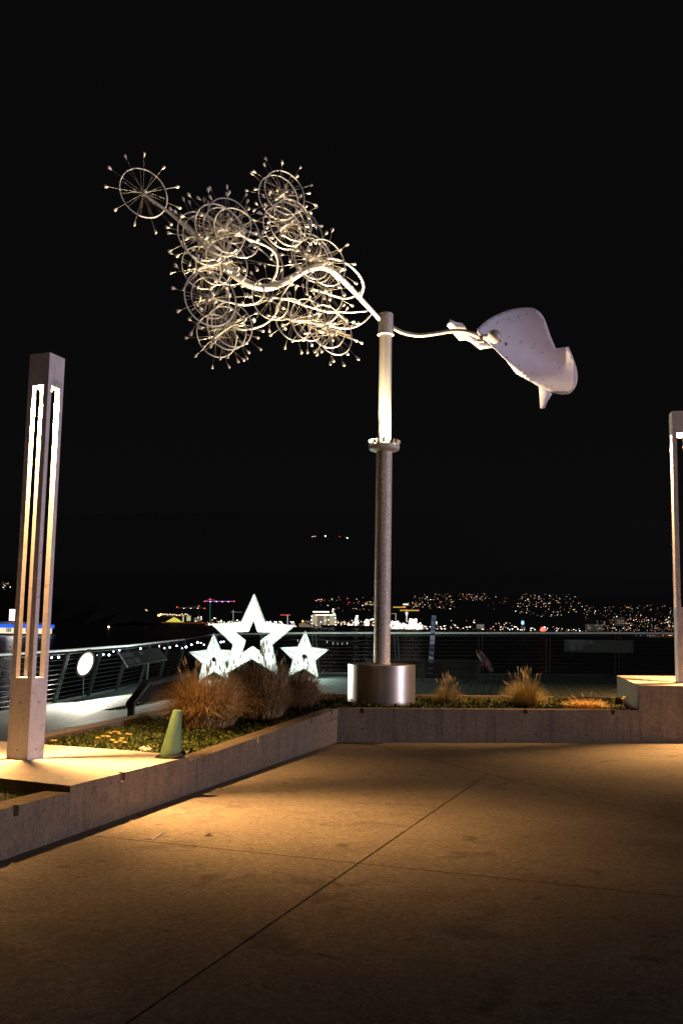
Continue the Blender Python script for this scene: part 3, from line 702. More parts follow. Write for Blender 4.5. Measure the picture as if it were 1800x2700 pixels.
# floodlight clipped to the left railing
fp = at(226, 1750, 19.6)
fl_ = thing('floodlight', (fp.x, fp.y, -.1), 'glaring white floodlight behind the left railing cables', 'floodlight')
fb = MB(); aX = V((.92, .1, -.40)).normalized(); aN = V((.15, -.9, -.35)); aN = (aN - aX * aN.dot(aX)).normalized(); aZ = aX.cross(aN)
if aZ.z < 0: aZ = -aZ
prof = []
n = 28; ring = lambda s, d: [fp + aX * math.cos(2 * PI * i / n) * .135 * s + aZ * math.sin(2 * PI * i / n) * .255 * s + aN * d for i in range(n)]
RR = [(1.32, -.004), (1.2, 0), (1.1, .004), (1.02, .008), (.94, .012), (.8, .035), (.45, .07)]  # outer rings paint the lamp's glare as fading emission beyond the housing
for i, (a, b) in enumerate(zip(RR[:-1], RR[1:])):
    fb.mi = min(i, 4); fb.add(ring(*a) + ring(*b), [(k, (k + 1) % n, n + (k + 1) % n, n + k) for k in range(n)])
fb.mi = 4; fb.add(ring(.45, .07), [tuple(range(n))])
fb.build('lens', [glow('flood_glare_faint', (1, .80, .58), .012), glow('flood_glare_warm', (1, .84, .64), .05), glow('flood_glare_mid', (1, .88, .7), .18), glow('flood_glare_inner', (1, .93, .82), .7), glow('flood_core', (1, .97, .92), 8)], fl_)
ld = bpy.data.lights.new('flood_light', 'SPOT'); lo = bpy.data.objects.new('flood_light', ld); C.objects.link(lo); lo.parent = fl_; lo.location = fp + aN * .25 - WL[fl_.name]
lo.rotation_euler = (-V((.45, -.55, -.62))).normalized().to_track_quat('Z', 'Y').to_euler(); ld.energy = 1050; ld.color = (1, .93, .74); ld.spot_size = math.radians(150); ld.spot_blend = .8; ld.shadow_soft_size = .12
hb = MB(); hb.add(ring(.98, -.01) + ring(.8, -.09), [(i, (i + 1) % n, n + (i + 1) % n, n + i) for i in range(n)] + [tuple(range(n, 2 * n)), tuple(range(n - 1, -1, -1))]); hb.build('housing', M_dark, fl_)
hb = MB(); hb.tube([fp - aN * .08, V((fp.x - .1, fp.y + .25, fp.z + .1)), V((fp.x - .1, fp.y + .3, -.1))], .015, 6); hb.build('bracket', M_dark, fl_)

# ------------------------------------------------------------ cone, signs, benches, lifebuoy, banner
cb = on(450, 1994, .50); ctop = at(468, 1872, cb.y - .02)
ct = thing('traffic_cone', tuple(cb), 'green tapered cone leaning over in the planter beside the brown grass', 'cone')
ax_ = (ctop - cb).normalized(); L = (ctop - cb).length
m = MB(); m.lathe(cb, [(.083, 0), (.085, .008), (.034, L - .004), (.03, L)], 32, ax_); m.build('cone_body', M_green, ct, smooth=True)
m = MB(); m.lathe(cb - ax_ * .012, [(.12, 0), (.128, .012), (.115, .03)], 28, (ax_ + V((-.3, 0, .0))).normalized()); m.build('cone_base', M_black, ct, smooth=True)
gv = MB()
for i in range(260):
    q = on(random.gauss(382, 9), random.gauss(1984, 3.2), .36); gv.ball((q.x, q.y, .365 + random.uniform(-.01, .03)), random.uniform(.006, .014), 5, (1, 1, .7))
tag(gv.build('pebbles', mat('white_pebble', (.75, .72, .68), .6)), 'patch of small white pebbles beside the cone base', 'pebbles', kind='stuff')

def board(name, corners, label, cat, mt, th, dep_n, frame=None):
    pass
# left reading panel on the railing
lp = thing('information_panel', tuple(at(390, 1790, 20.4)), 'tilted dark reading panel fixed to the left railing', 'sign')
q = [at(311, 1720, 20.6), at(418, 1707.5, 21.4), at(442, 1738, 20.9), at(335, 1757, 20.0)]
nn_ = (q[1] - q[0]).cross(q[3] - q[0]).normalized()
if nn_.z < 0: nn_ = -nn_
m = MB(); m.prism([p - nn_ * .02 for p in q], nn_ * .02); m.build('panel', mat('panel_print', (.05, .055, .055), .35, noise=(14, .2)), lp)
edge = (q[3] - q[0]).normalized(); m = MB(); m.tube([q[0] - edge * .02, q[3] + edge * .02], .018, 8); m.build('edge_strip', mat('white_trim', (.75, .75, .72), .4), lp)
def inset(q, u0, u1, v0, v1, off):
    f_ = lambda u, v: q[0].lerp(q[1], u).lerp(q[3].lerp(q[2], u), v) + nn_ * off
    return [f_(u0, v0), f_(u1, v0), f_(u1, v1), f_(u0, v1)]
Mp = mat('panel_pictures', (.13, .125, .13), .5, noise=(30, .5))
for u0, u1, v0, v1 in ((.05, .30, .1, .45), (.06, .2, .55, .9), (.24, .38, .55, .9), (.45, .55, .1, .4)):
    m = MB(); m.add(inset(q, u0, u1, v0, v1, .003), [(0, 1, 2, 3)]); m.build('print', Mp, lp)
m = MB(); a = q[3].lerp(q[2], .45); m.tube([a - V((0, 0, .01)) + V((0, .2, 0)), V((a.x - .05, a.y + .35, zdeck(a.x)))], .03, 8); m.build('support_post', M_dark, lp)
# right reading panel
rpn = thing('information_panel', tuple(at(1578, 1720, 23.3)), 'long grey reading panel fixed to the railing near the right lamp', 'sign')
q = [at(1487, 1686, 23.5), at(1667, 1689, 23.0), at(1669, 1720.5, 22.75), at(1487, 1718, 23.25)]
nn_ = (q[3] - q[0]).cross(q[1] - q[0]).normalized()
if nn_.y > 0: nn_ = -nn_
m = MB(); m.prism([p - nn_ * .02 for p in q], nn_ * .02); m.build('panel', mat('panel_grey', (.11, .12, .115), .45, noise=(10, .15)), rpn)
Mp2 = mat('panel_pictures_grey', (.24, .22, .25), .5, noise=(28, .5))
for u0, u1, v0, v1 in ((.06, .32, .06, .2), (.07, .30, .28, .42), (.08, .16, .5, .85), (.2, .26, .5, .8), (.35, .42, .1, .35)):
    m = MB(); m.add(inset(q, u0, u1, v0, v1, .003), [(0, 1, 2, 3)]); m.build('print', Mp2, rpn)
m = MB(); 
for u in (.12, .88): a = q[3].lerp(q[2], u); m.tube([a, V((a.x, a.y + .25, a.z - .15))], .02, 6)
m.build('bracket', M_dark, rpn)

# left bench: sloping end board, long backrest board, leg
lb = thing('bench', (-2.0, 11.0, .2), 'dark timber bench with sloping end behind the big brown grasses', 'bench')
dpt = 13.2
def bq(px, py, d): return at(px, py, d)
e0, e1 = bq(332, 1852, 12.4), bq(378, 1794, 13.4); f0, f1 = bq(352, 1853, 12.4), bq(398, 1800, 13.4)
m = MB(); m.prism([e0, e1, bq(398, 1795, 13.4), f0], (0, 0, -.05)); m.build('end_board', M_bench, lb)
m = MB(); m.prism([bq(378, 1793, 13.4), bq(520, 1766, 15.5), bq(520, 1772, 15.5), bq(398, 1799, 13.38)], (0, .03, -.05)); m.build('top_rail', M_bench, lb)
m = MB(); a, b = bq(385, 1800, 13.45), bq(520, 1775, 15.55); c_, d_ = bq(520, 1838, 15.2), bq(358, 1853, 12.9); m.prism([a, b, c_, d_], (0, .04, 0)); m.build('back_panel', M_black, lb)
lg = bq(347, 1854, 12.45); m = MB(); m.hexa([V((lg.x - .037, lg.y - .05, .1)), V((lg.x + .037, lg.y - .05, .1)), V((lg.x + .037, lg.y + .05, .1)), V((lg.x - .037, lg.y + .05, .1)), V((lg.x - .037, lg.y - .05, lg.z)), V((lg.x + .037, lg.y - .05, lg.z)), V((lg.x + .037, lg.y + .05, lg.z)), V((lg.x - .037, lg.y + .05, lg.z))]); m.build('leg', M_bench, lb)
# back bench on the boardwalk behind the drum
bb = thing('bench', (2.2, 21.8, .33), 'long dark bench on the boardwalk behind the steel drum', 'bench')
tL, tR = at(965, 1740, 21.9), at(1266, 1744, 21.2)
dd = (tR - tL); dd.z = 0; dd.normalize(); nb_ = V((-dd.y, dd.x, 0))
m = MB(); m.box(tL.lerp(tR, .5) + nb_ * .02, ((tR - tL).length, .09, .035), ((tR - tL).normalized(), nb_, V((0, 0, 1)))); m.build('backrest_cap', M_bench, bb)
for k in range(3):
    z = tL.z - .09 - k * .115; m = MB(); a = tL.lerp(tR, .5); m.box((a.x + nb_.x * .06, a.y + nb_.y * .06, z), ((tR - tL).length - .12, .03, .105), (dd, nb_, V((0, 0, 1)))); m.build('back_slat', M_bench, bb)
for t_ in (.01, .5, .99):
    a = tL.lerp(tR, t_); m = MB(); zg = zdeck(a.x); m.box((a.x, a.y, (zg + a.z - .018) / 2), (.035, .06, a.z - .018 - zg), (dd, nb_, V((0, 0, 1)))); m.build('leg', M_bench, bb)
m = MB(); a = tL.lerp(tR, .5); m.box((a.x + nb_.x * .32, a.y + nb_.y * .32, zdeck(a.x) + .4), ((tR - tL).length, .42, .04), (dd, nb_, V((0, 0, 1)))); m.build('seat', M_bench, bb)

# leaning banner pylon
b0 = at(1133, 1784, 23.2); b1 = at(1143.5, 1623, 23.4)
bn = thing('banner_pylon', tuple(b0), 'narrow leaning blue and white banner pylon by the railing', 'banner')
zz = (b1 - b0).normalized(); xx = V((1, -.1, 0)); xx = (xx - zz * xx.dot(zz)).normalized(); yy = zz.cross(xx)
hgt = (b1 - b0).length
m = MB(); m.box(b0.lerp(b1, .5), (.115, .05, hgt), (xx, yy, zz)); m.build('board', mat('banner_blue', (.20, .24, .40), .5, noise=(3, .35)), bn)
Mbw = mat('banner_white', (.45, .45, .50), .5, noise=(20, .2)); Mbd = mat('banner_dark', (.03, .04, .07), .5)
for t0, t1, mt_ in ((.285, .33, Mbw), (.33, .38, Mbd), (.40, .47, Mbd), (.48, .52, Mbd), (.53, .555, Mbw), (.60, .66, Mbw), (.665, .70, Mbd), (.70, .74, Mbw), (.75, .765, Mbd), (.83, .84, Mbd), (.90, .905, Mbd), (.955, .962, Mbd)):
    sk = random.uniform(-.03, .03) * hgt
    m = MB(); fn = -yy if yy.y > 0 else yy; off = fn * .0275
    P = [b0 + zz * (t0 * hgt) - xx * .055 + off, b0 + zz * (t0 * hgt + sk) + xx * .055 + off, b0 + zz * (t1 * hgt + sk) + xx * .055 + off, b0 + zz * (t1 * hgt) - xx * .055 + off]
    m.add(P, [(0, 1, 2, 3)]); m.build('print_band', mt_, bn)
# lifebuoy
lc = at(1277, 1742, 22.9); ly = thing('lifebuoy', tuple(lc), 'red and white lifebuoy hung on the dark railing right of the bench', 'lifebuoy')
Mred = mat('buoy_red', (.11, .015, .012), .5, noise=(10, .2)); Mwh = mat('buoy_white', (.10, .08, .085), .5, noise=(10, .2))
axz = V((.70, -.22, .52)).normalized(); a1 = V((0, 0, 1)).cross(axz).normalized(); a2 = axz.cross(a1)
for s_ in range(8):
    pts = []
    for k in range(7):
        a = 2 * PI * (s_ + k / 6) / 8; pts.append(lc + (a1 * math.cos(a) + a2 * math.sin(a)) * .27)
    m = MB(); m.tube(pts, .05, 10); m.build('buoy_band', Mwh if s_ % 2 else Mred, ly, smooth=True)

# ------------------------------------------------------------ grasses and ground cover
def grass_mat(name, base, tip, sc=5):
    m = bpy.data.materials.new(name); m.use_nodes = True; t = m.node_tree; b = t.nodes['Principled BSDF']
    co_ = t.nodes.new('ShaderNodeTexCoord'); n = t.nodes.new('ShaderNodeTexNoise'); n.inputs['Scale'].default_value = sc; n.inputs['Detail'].default_value = 5
    t.links.new(co_.outputs['Object'], n.inputs['Vector']); r = t.nodes.new('ShaderNodeValToRGB')
    r.color_ramp.elements[0].position = .38; r.color_ramp.elements[0].color = (*base, 1); r.color_ramp.elements[1].position = .66; r.color_ramp.elements[1].color = (*tip, 1)
    t.links.new(n.outputs['Fac'], r.inputs[0]); t.links.new(r.outputs[0], b.inputs['Base Color']); b.inputs['Roughness'].default_value = .75; b.inputs['Specular IOR Level'].default_value = .2
    return m
G_brown = grass_mat('dry_grass', (.44, .23, .08), (.88, .58, .27), 22)
G_brown2 = grass_mat('dry_grass_dark', (.26, .15, .07), (.64, .40, .20), 22)
G_straw = grass_mat('straw_grass', (.20, .16, .06), (.60, .44, .20), 18)
G_green = grass_mat('green_leaf', (.035, .055, .018), (.10, .12, .04), 14)
G_lawn = grass_mat('lawn_blade', (.07, .15, .035), (.18, .28, .08), 6)
G_olive = grass_mat('olive_leaf', (.05, .075, .02), (.16, .19, .06), 11)
def shade(mt, f):
    m = mt.copy(); m.name = mt.name + '_tone'
    r = [q for q in m.node_tree.nodes if q.type == 'VALTORGB'][0]
    for e in r.color_ramp.elements: e.color = (min(.9, e.color[0] * f[0]), min(.9, e.color[1] * f[1]), min(.9, e.color[2] * f[2]), 1)
    return m
def tones(mt): return [mt, shade(mt, (.42, .45, .5)), shade(mt, (1.35, 1.5, 1.7)), shade(mt, (.7, .85, .6))]
def blades(m, c, n, h, r, rb, width, rnd, upright=.5, droop=.35, sp_=1.6):
    """n arching blades from a tuft of base radius rb, spreading to radius r and height h"""
    for _ in range(n):
        a = rnd.uniform(0, 2 * PI); b0_ = math.sqrt(rnd.random()) * rb; base = c + V((math.cos(a) * b0_, math.sin(a) * b0_, 0))
        aa = a + rnd.gauss(0, .5); out = V((math.cos(aa), math.sin(aa), 0)); q = rnd.random() ** upright
        hh = h * (1 - .62 * q * q) * rnd.uniform(.65, 1.05); rr = r * q * rnd.uniform(.7, 1.08)
        wv = V((-out.y, out.x, 0)) * width; tw_ = rnd.gauss(0, .12); pts = []
        for k in range(6):
            t = k / 5; s = t ** sp_
            z = hh * ((1 + 2 * droop * q) * t - 2 * droop * q * t * t)
            pts.append(base + out * rr * s + V((-out.y, out.x, 0)) * tw_ * s * rr + V((0, 0, z)))
        f = []
        vs = []
        for k, p in enumerate(pts): wk_ = (1 - k / 5.6); vs += [p - wv * wk_, p + wv * wk_]
        m.mi = rnd.choices((0, 1, 2, 3), (4, 4, 2.2, 2))[0]; m.add(vs, [(2 * k, 2 * k + 1, 2 * k + 3, 2 * k + 2) for k in range(5)])
def plumes(m, c, n, h, r, rnd, pr=.008):
    for _ in range(n):
        a = rnd.uniform(0, 2 * PI); q = rnd.random(); tip = c + V((math.cos(a) * r * q, math.sin(a) * r * q, h * (1.05 - .3 * q * q) * rnd.uniform(.85, 1.1)))
        b = c + V((math.cos(a) * r * .15, math.sin(a) * r * .15, 0)); mid = b.lerp(tip, .6) + V((0, 0, .04))
        m.tube([b, mid, tip], .0012, 3, False); d = (tip - mid).normalized()
        m.lathe(tip - d * .05, [(.001, 0), (pr, .03), (pr * .9, .06), (.001, .10)], 5, d)
def clump(c, n, h, r, rb, mt, label, pl=0, seed=0, width=.0028, upright=.5, droop=.35, sp_=1.6, group='ornamental grass clumps'):
    rnd = random.Random(seed); t = thing('grass_clump', tuple(c), label, 'grass', group)
    m = MB(); blades(m, c, n, h, r, rb, width, rnd, upright, droop, sp_); o = m.build('blades', tones(mt), t); o['kind'] = 'stuff'
    if pl:
        m = MB(); plumes(m, c, pl, h * 1.12, r * .7, rnd); o = m.build('plumes', G_straw, t); o['kind'] = 'stuff'
c1 = on(545, 1932, .34); c2 = on(690, 1908, .34); c3 = at(790, 1875, 13.4); c3.z = .34
clump(c1, 4600, .70, .58, .26, G_brown, 'big orange-brown dry grass clump directly right of the green cone', 22, 1, .0046, .62, 1.05, 1.25)
clump(c2, 4600, .78, .50, .22, G_brown2, 'darker brown grass clump peaking in front of the big star', 30, 2, .0046, .62, .95, 1.25)
clump(c3, 3000, .62, .56, .14, G_brown2, 'dim grass clump at the right end of the brown row', 14, 3, .0046, .62, .9, 1.25)
clump(at(618, 1900, 11.9) * 1.0, 2800, .62, .46, .15, G_brown, 'orange-brown grass clump wedged between the two biggest ones', 10, 4, .0046, .6, 1.0, 1.25)
r1 = at(1180, 1862, 14.3); r1.z = .34; r2_ = at(1383, 1862, 14.1); r2_.z = .34; r3_ = at(1545, 1862, 14.0); r3_.z = .34
clump(r1, 1500, .40, .30, .12, G_straw, 'sparse upright grass tuft just right of the steel drum', 26, 5, .0026, .7, .15)
clump(r2_, 2300, .50, .47, .09, G_straw, 'straw coloured grass tuft with seed heads in mid planter', 26, 6, .0028, .6, .2)
clump(r3_, 1700, .22, .40, .16, G_brown, 'low orange spreading grass at the right end of the planter', 6, 7, .003, .5, .3)
def cover(poly_px, n, mt, z, h, size, seed, name, label):
    rnd = random.Random(seed); m = MB(); k = 0
    P = [V((a, b, 0)) for a, b in poly_px]
    tr = tessellate_polygon([P]); ar = [((P[b] - P[a]).cross(P[c] - P[a])).length for a, b, c in tr]
    for _ in range(n):
        a, b, c = rnd.choices(tr, ar)[0]; u, v = rnd.random(), rnd.random()
        if u + v > 1: u, v = 1 - u, 1 - v
        p = P[a] + (P[b] - P[a]) * u + (P[c] - P[a]) * v
        hh = h * (.35 + .65 * (.5 + .5 * math.sin(p.x * 7 + 2) * math.cos(p.y * 5.3))) * rnd.random() ** .6
        c_ = V((p.x, p.y, z + hh)); a_ = rnd.uniform(0, 6.28); el = rnd.uniform(-.6, .9)
        d = V((math.cos(a_) * math.cos(el), math.sin(a_) * math.cos(el), math.sin(el))); s_ = size * rnd.uniform(.5, 1.3)
        w_ = d.cross(V((rnd.gauss(0, 1), rnd.gauss(0, 1), rnd.gauss(0, 1)))).normalized() * s_ * .28
        m.mi = rnd.choices((0, 1, 2, 3), (3, 4, 1, 2))[0]; m.add([c_, c_ + d * s_ * .5 + w_, c_ + d * s_, c_ + d * s_ * .5 - w_], [(0, 1, 2, 3)])
    o = m.build(name, tones(mt)); tag(o, label, 'plants', kind='stuff'); return o
cover([(-1.30, 7.95), (-2.9, 8.7), (-2.25, 12.1), (-1.5, 12.3), (-.15, 12.4), (-1.2, 7.9)], 26000, G_olive, .34, .10, .035, 1, 'ground_cover', 'low olive green ground cover in the left planter')
cover([(.9, 13.0), (4.1, 13.3), (4.4, 15.5), (-1.0, 15.3), (-1.2, 14.0), (.0, 12.95)], 20000, G_green, .34, .13, .045, 2, 'ground_cover', 'dark green ground cover in the planter behind the cross wall')
lawn = MB(); rnd = random.Random(5)
for _ in range(16000):
    p = V((rnd.uniform(-3.6, -1.6), rnd.uniform(3.6, 7.4), 0))
    if (p - K).dot(inB) < .18 : continue
    if (p - V((-2.134, 6.142, 0))).dot(V((-.5, -.0, 0)).cross(V((0, 0, 1)))) < -9: continue
    lo_ = V((-1.601, 5.838, 0)); l1 = V((-2.134, 6.142, 0)); dn = V((-(l1 - lo_).y, (l1 - lo_).x, 0))
    if dn.y > 0: dn = -dn
    if (p - lo_).dot(dn) < .01: continue
    a = rnd.uniform(0, 6.28); o_ = V((math.cos(a), math.sin(a), 0)) * rnd.uniform(.005, .03); hgt_ = rnd.uniform(.02, .05); wv = V((-o_.y, o_.x, 0)).normalized() * .0022
    b = V((p.x, p.y, .46)); lawn.add([b - wv, b + wv, b + o_ + V((0, 0, hgt_))], [(0, 1, 2)])
tag(lawn.build('lawn_grass', G_lawn), 'short green lawn at the left edge below the lamp plinth', 'grass', kind='stuff')
tf = MB(); rnd = random.Random(9)
for _ in range(500):
    q = on(rnd.gauss(300, 45), rnd.gauss(1965, 9), .36)
    if (q - bA).dot(iAB) < .22: continue
    blades(tf, V((q.x, q.y, .34)), 3, .17, .07, .01, .0022, rnd)
tag(tf.build('grass_tufts', tones(G_olive)), 'loose grass tufts between the lamp plinth and the cone', 'grass', kind='stuff')
fw_ = MB(); 
for x, y in [(302, 1932), (312, 1931), (292, 1936), (284, 1939), (337, 1941), (322, 1947), (318, 1951), (306, 1957), (330, 1958), (296, 1948), (258, 1946), (272, 1942), (343, 1940), (140, 1953), (146, 1952), (299, 1951), (286, 1946), (315, 1940)]:
    q = on(x, y, .46); fw_.lathe((q.x, q.y, .455 + random.uniform(-.01, .02)), [(.002, -.06), (.002, 0), (.022, .004), (.02, .010), (.004, .014)], 8)
tag(fw_.build('flower_heads', mat('yarrow', (.55, .36, .09), .7, noise=(60, .3))), 'flat yellow flower heads among the low green plants', 'flowers', kind='stuff')
yf = MB(); q = at(1642, 1840, 14.4); 
for k in range(5): yf.ball(q + V((random.uniform(-.06, .06), random.uniform(-.03, .03), random.uniform(-.02, .02))), .016, 6, (1.5, 1, .6))
yf.tube([q, V((q.x, q.y, .34))], .004, 4); tag(yf.build('flower', mat('yellow_petal', (.6, .42, .06), .6)), 'lone yellow flower beside the right plinth', 'flower')

# ------------------------------------------------------------ water, hills, far shore
m = MB(); m.add([V((-9000, -60, -4)), V((9000, -60, -4)), V((9000, 14000, -4)), V((-9000, 14000, -4))], [(0, 1, 2, 3)])
wt = m.build('water', M_water, kind='structure')
hm = MB(); NX, NY = 70, 26
def hz(x, y):
    t = y - 3150
    base = max(-6, t * .1) if y < 5600 else 245 + (y - 5600) * .21
    return base + (0 if y < 5400 else 40 * math.sin(x * .0006 + 1))
ys_h = [3000, 3150, 3400, 3800, 4200, 4600, 5000, 5400, 5600, 6000, 6500, 7000, 7500, 8000, 8500, 9000, 9500, 10000]
vs_ = []
for y in ys_h:
    for i in range(NX): x = -5200 + i * 160; vs_.append(V((x, y, hz(x, y) if y > 3050 else -8)))
fs = [(j * NX + i, j * NX + i + 1, (j + 1) * NX + i + 1, (j + 1) * NX + i) for j in range(len(ys_h) - 1) for i in range(NX - 1)]
hm.add(vs_, fs); hm.build('hills', M_hill, kind='structure', smooth=True)
hd_ = MB(); vs_ = []
prof = [(-1800, 34), (-1100, 58), (-800, 60), (-600, 52), (-520, 46), (-450, 34), (-400, 24), (-370, 12), (-345, -1)]
for x, h in prof: vs_ += [V((x, 1500 + (x + 345) * .2, -5)), V((x * 1.02, 1620, h + 4)), V((x, 2000, -5))]
hd_.add(vs_, [(3 * i + k, 3 * i + 3 + k, 3 * i + 4 + k, 3 * i + 1 + k) for i in range(len(prof) - 1) for k in (0, 1)]); hd_.build('headland', M_head, kind='structure')

LM = [glow('light_amber', (1, .46, .18), 1.1), glow('light_warm', (1, .72, .44), 2.2), glow('light_white', (1, .95, .82), 5.0), glow('light_red', (1, .06, .04), 3.0), glow('light_blue', (.25, .35, 1.0), 2.2), glow('light_dim', (1, .6, .35), .55)]
def lights(name, label, spec, seed, Yf, cat='lights'):
    rnd = random.Random(seed); m = MB()
    for (x0, x1, y0, y1, n, wts, sz) in spec:
        for _ in range(n):
            px, py = rnd.uniform(x0, x1), rnd.uniform(y0, y1) if n > 1 else (y0 + y1) / 2
            Y = Yf(px, py); P = at(px, py, Y); m.mi = rnd.choices(range(6), wts)[0]; r = Y / FOC * sz * rnd.uniform(.55, 1.25)
            m.ball(P, r, 5, (1.1, .5, .8))
    return tag(m.build(name, LM), label, cat, kind='stuff')
def Yhill(px, py):
    ang = (1649.5 + (px - 895) * .0175 - py) / FOC
    return min(6200, 3150 / max(.2, 1 - ang / .1)) - 12
lights('hillside_lights', 'scattered amber and white house lights covering the far hillside', [
    (1085, 1200, 1566, 1606, 95, (5, 4, 1, .3, .1, 8), .78), (1205, 1282, 1563, 1584, 46, (5, 4, 1, .3, .2, 8), .78), (1280, 1400, 1570, 1610, 22, (5, 3, 1, .3, 0, 8), .75),
    (1368, 1440, 1560, 1602, 60, (5, 4, 1, .3, 0, 8), .78), (1400, 1530, 1562, 1592, 56, (5, 4, 1.5, .2, 0, 8), .78), (1350, 1570, 1598, 1625, 60, (3, 4, 3, .2, .1, 8), .78),
    (1540, 1790, 1595, 1664, 190, (4, 4, 2, .4, .3, 10), .75), (1600, 1780, 1625, 1662, 90, (3, 4, 2, .6, .5, 8), .78), (835, 985, 1574, 1612, 42, (5, 2, .6, .5, 0, 5), 1.0),
    (830, 880, 1578, 1584, 14, (6, 3, 0, 0, 0, 3), 1.1), (955, 990, 1588, 1596, 12, (6, 3, 0, 0, 0, 3), 1.1), (1060, 1110, 1588, 1600, 20, (6, 3, 0, 0, 0, 3), 1.1), (0, 30, 1532, 1562, 16, (3, 3, 2, 0, 0, 4), 1.0), (0, 28, 1590, 1625, 22, (4, 3, 2, 0, 0, 4), 1.0),
    (1440, 1500, 1557, 1572, 18, (5, 4, 1, .3, 0, 8), .75)], 3, Yhill)
lights('shoreline_lights', 'bright row of street and dock lights along the far waterline', [
    (1100, 1180, 1650, 1662, 40, (1, 4, 6, 0, 0, 2), 1.5), (1180, 1470, 1652, 1664, 85, (1, 4, 5, .2, .1, 2), 1.25), (1470, 1770, 1655, 1665, 50, (3, 4, 3, .4, .2, 3), 1.0),
    (1290, 1370, 1640, 1650, 8, (2, 3, 1, 1, 0, 2), 1.2), (1150, 1250, 1635, 1650, 10, (1, 3, 4, 0, 0, 2), 1.4)], 4, lambda a, b: 3050)
lights('dock_lights', 'dense clusters of warm work lights along the port west of the pole', [
    (532, 560, 1640, 1650, 12, (1, 4, 5, 0, 0, 1), 1.4), (545, 640, 1638, 1654, 60, (2, 5, 3, 0, 0, 2), 1.5), (700, 780, 1638, 1655, 46, (2, 5, 5, 0, 0, 1), 1.6), (780, 820, 1640, 1655, 12, (4, 4, 1, .5, 0, 1), 1.2),
    (840, 985, 1640, 1656, 120, (2, 6, 5, .1, 0, 1), 1.5), (555, 640, 1628, 1640, 12, (2, 4, 2, 0, 0, 1), 1.4), (885, 985, 1632, 1642, 22, (2, 4, 4, 0, 0, 1), 1.4)], 6, lambda a, b: 2900)
lights('summit_lights', 'tiny lights of a mountain resort high above the harbour', [
    (823, 824, 1414.5, 1415.5, 1, (0, 0, 1, 0, 0, 0), 1.2), (827, 833, 1414, 1415, 3, (0, 1, 0, 0, 0, 1), .8), (857, 858, 1413, 1414, 1, (0, 0, 1, 0, 0, 0), 2.4), (895, 896, 1414, 1415, 1, (0, 0, 0, 1, 0, 0), 1.1), (915, 916, 1418, 1419, 1, (0, 0, 1, 0, 0, 0), 1.2), (911, 914, 1416, 1417, 1, (0, 0, 0, 0, 0, 1), 1.1)], 8, lambda a, b: 7600)
lights('quay_lights', 'row of golden lights low over the water at the right', [
    (1710, 1730, 1676, 1678, 14, (1, 5, 0, 0, 0, 0), .9), (1731, 1738, 1676, 1678, 5, (5, 0, 0, 0, 0, 0), .9), (1745, 1775, 1675, 1678, 20, (5, 3, 0, 0, 0, 0), 1.0), (1675, 1708, 1675, 1677, 5, (0, 0, 0, 0, 2, 1), .8)], 9, lambda a, b: 900)
qm = MB(); a, b = at(1670, 1679, 905), at(1790, 1680, 905); qm.box(a.lerp(b, .5), ((b - a).length, 8, 1.2)); tag(qm.build('quay', M_dark), 'low dark quay under the row of golden lights', 'quay')

Mbuild = mat('shed_cladding', (.25, .22, .18), .8); Msilo = mat('silo_concrete', (.4, .38, .34), .8)
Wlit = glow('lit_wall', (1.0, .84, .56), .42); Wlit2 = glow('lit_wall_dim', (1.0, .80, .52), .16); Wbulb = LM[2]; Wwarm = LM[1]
def farbox(m, x0, x1, y0, y1, Y, dep=20):
    a = at(x0, y1, Y); b = at(x1, y0, Y); m.hexa([V((a.x, Y, a.z)), V((b.x, Y, a.z)), V((b.x, Y + dep, a.z)), V((a.x, Y + dep, a.z)), V((a.x, Y, b.z)), V((b.x, Y, b.z)), V((b.x, Y + dep, b.z)), V((a.x, Y + dep, b.z))])
def bulbs(pts, Y, sz, mt, parent, name='lamps'):
    m = MB()
    for x, y in pts: m.ball(at(x, y, Y), Y / FOC * sz, 6, (1, .5, 1))
    o = m.build(name, mt, parent, kind='stuff' if len(pts) > 12 else None); return o
# yellow heap under a lit shed
Y = 2700
sp_ = thing('stockpile', tuple(at(462, 1643, Y)), 'yellow floodlit heap on the far dock beneath the lit canopy', 'stockpile')
m = MB(); P = lambda x, y, d=0: at(x, y, Y + d)
m.add([P(435, 1641), P(482, 1641), P(470, 1632, 15), P(459, 1627, 20), P(450, 1632, 15), P(440, 1640, 60), P(478, 1640, 60)], [(0, 4, 3), (0, 3, 1), (1, 3, 2), (0, 5, 4), (5, 3, 4), (5, 6, 3), (6, 2, 3), (1, 2, 6)])
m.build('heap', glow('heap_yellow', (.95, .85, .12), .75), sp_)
sh = thing('dock_shed', tuple(at(465, 1625, Y + 60)), 'open lit canopy shed with a string of lights above the yellow heap', 'shed')
m = MB(); farbox(m, 430, 499, 1622, 1624.5, Y + 70, 40); m.build('roof', Mbuild, sh)
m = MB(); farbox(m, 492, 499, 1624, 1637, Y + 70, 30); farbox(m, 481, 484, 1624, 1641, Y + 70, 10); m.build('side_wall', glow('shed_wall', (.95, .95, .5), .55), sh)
bulbs([(416 + i * 4.0 + random.uniform(-1, 1), 1620 + random.uniform(-1.5, 2.5)) for i in range(21)], Y + 50, 1.3, LM[1], sh)
bulbs([(421, 1622), (425, 1620), (419, 1623)], Y + 40, 2.6, glow('light_orange_big', (1, .45, .12), 5), sh, 'orange_lamps')
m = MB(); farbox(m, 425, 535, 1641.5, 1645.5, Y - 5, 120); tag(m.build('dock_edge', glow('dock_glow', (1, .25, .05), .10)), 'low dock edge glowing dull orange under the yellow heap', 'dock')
st_ = thing('storage_tank', tuple(at(522, 1640, Y)), 'pair of dim lit storage tanks right of the yellow heap', 'tank')
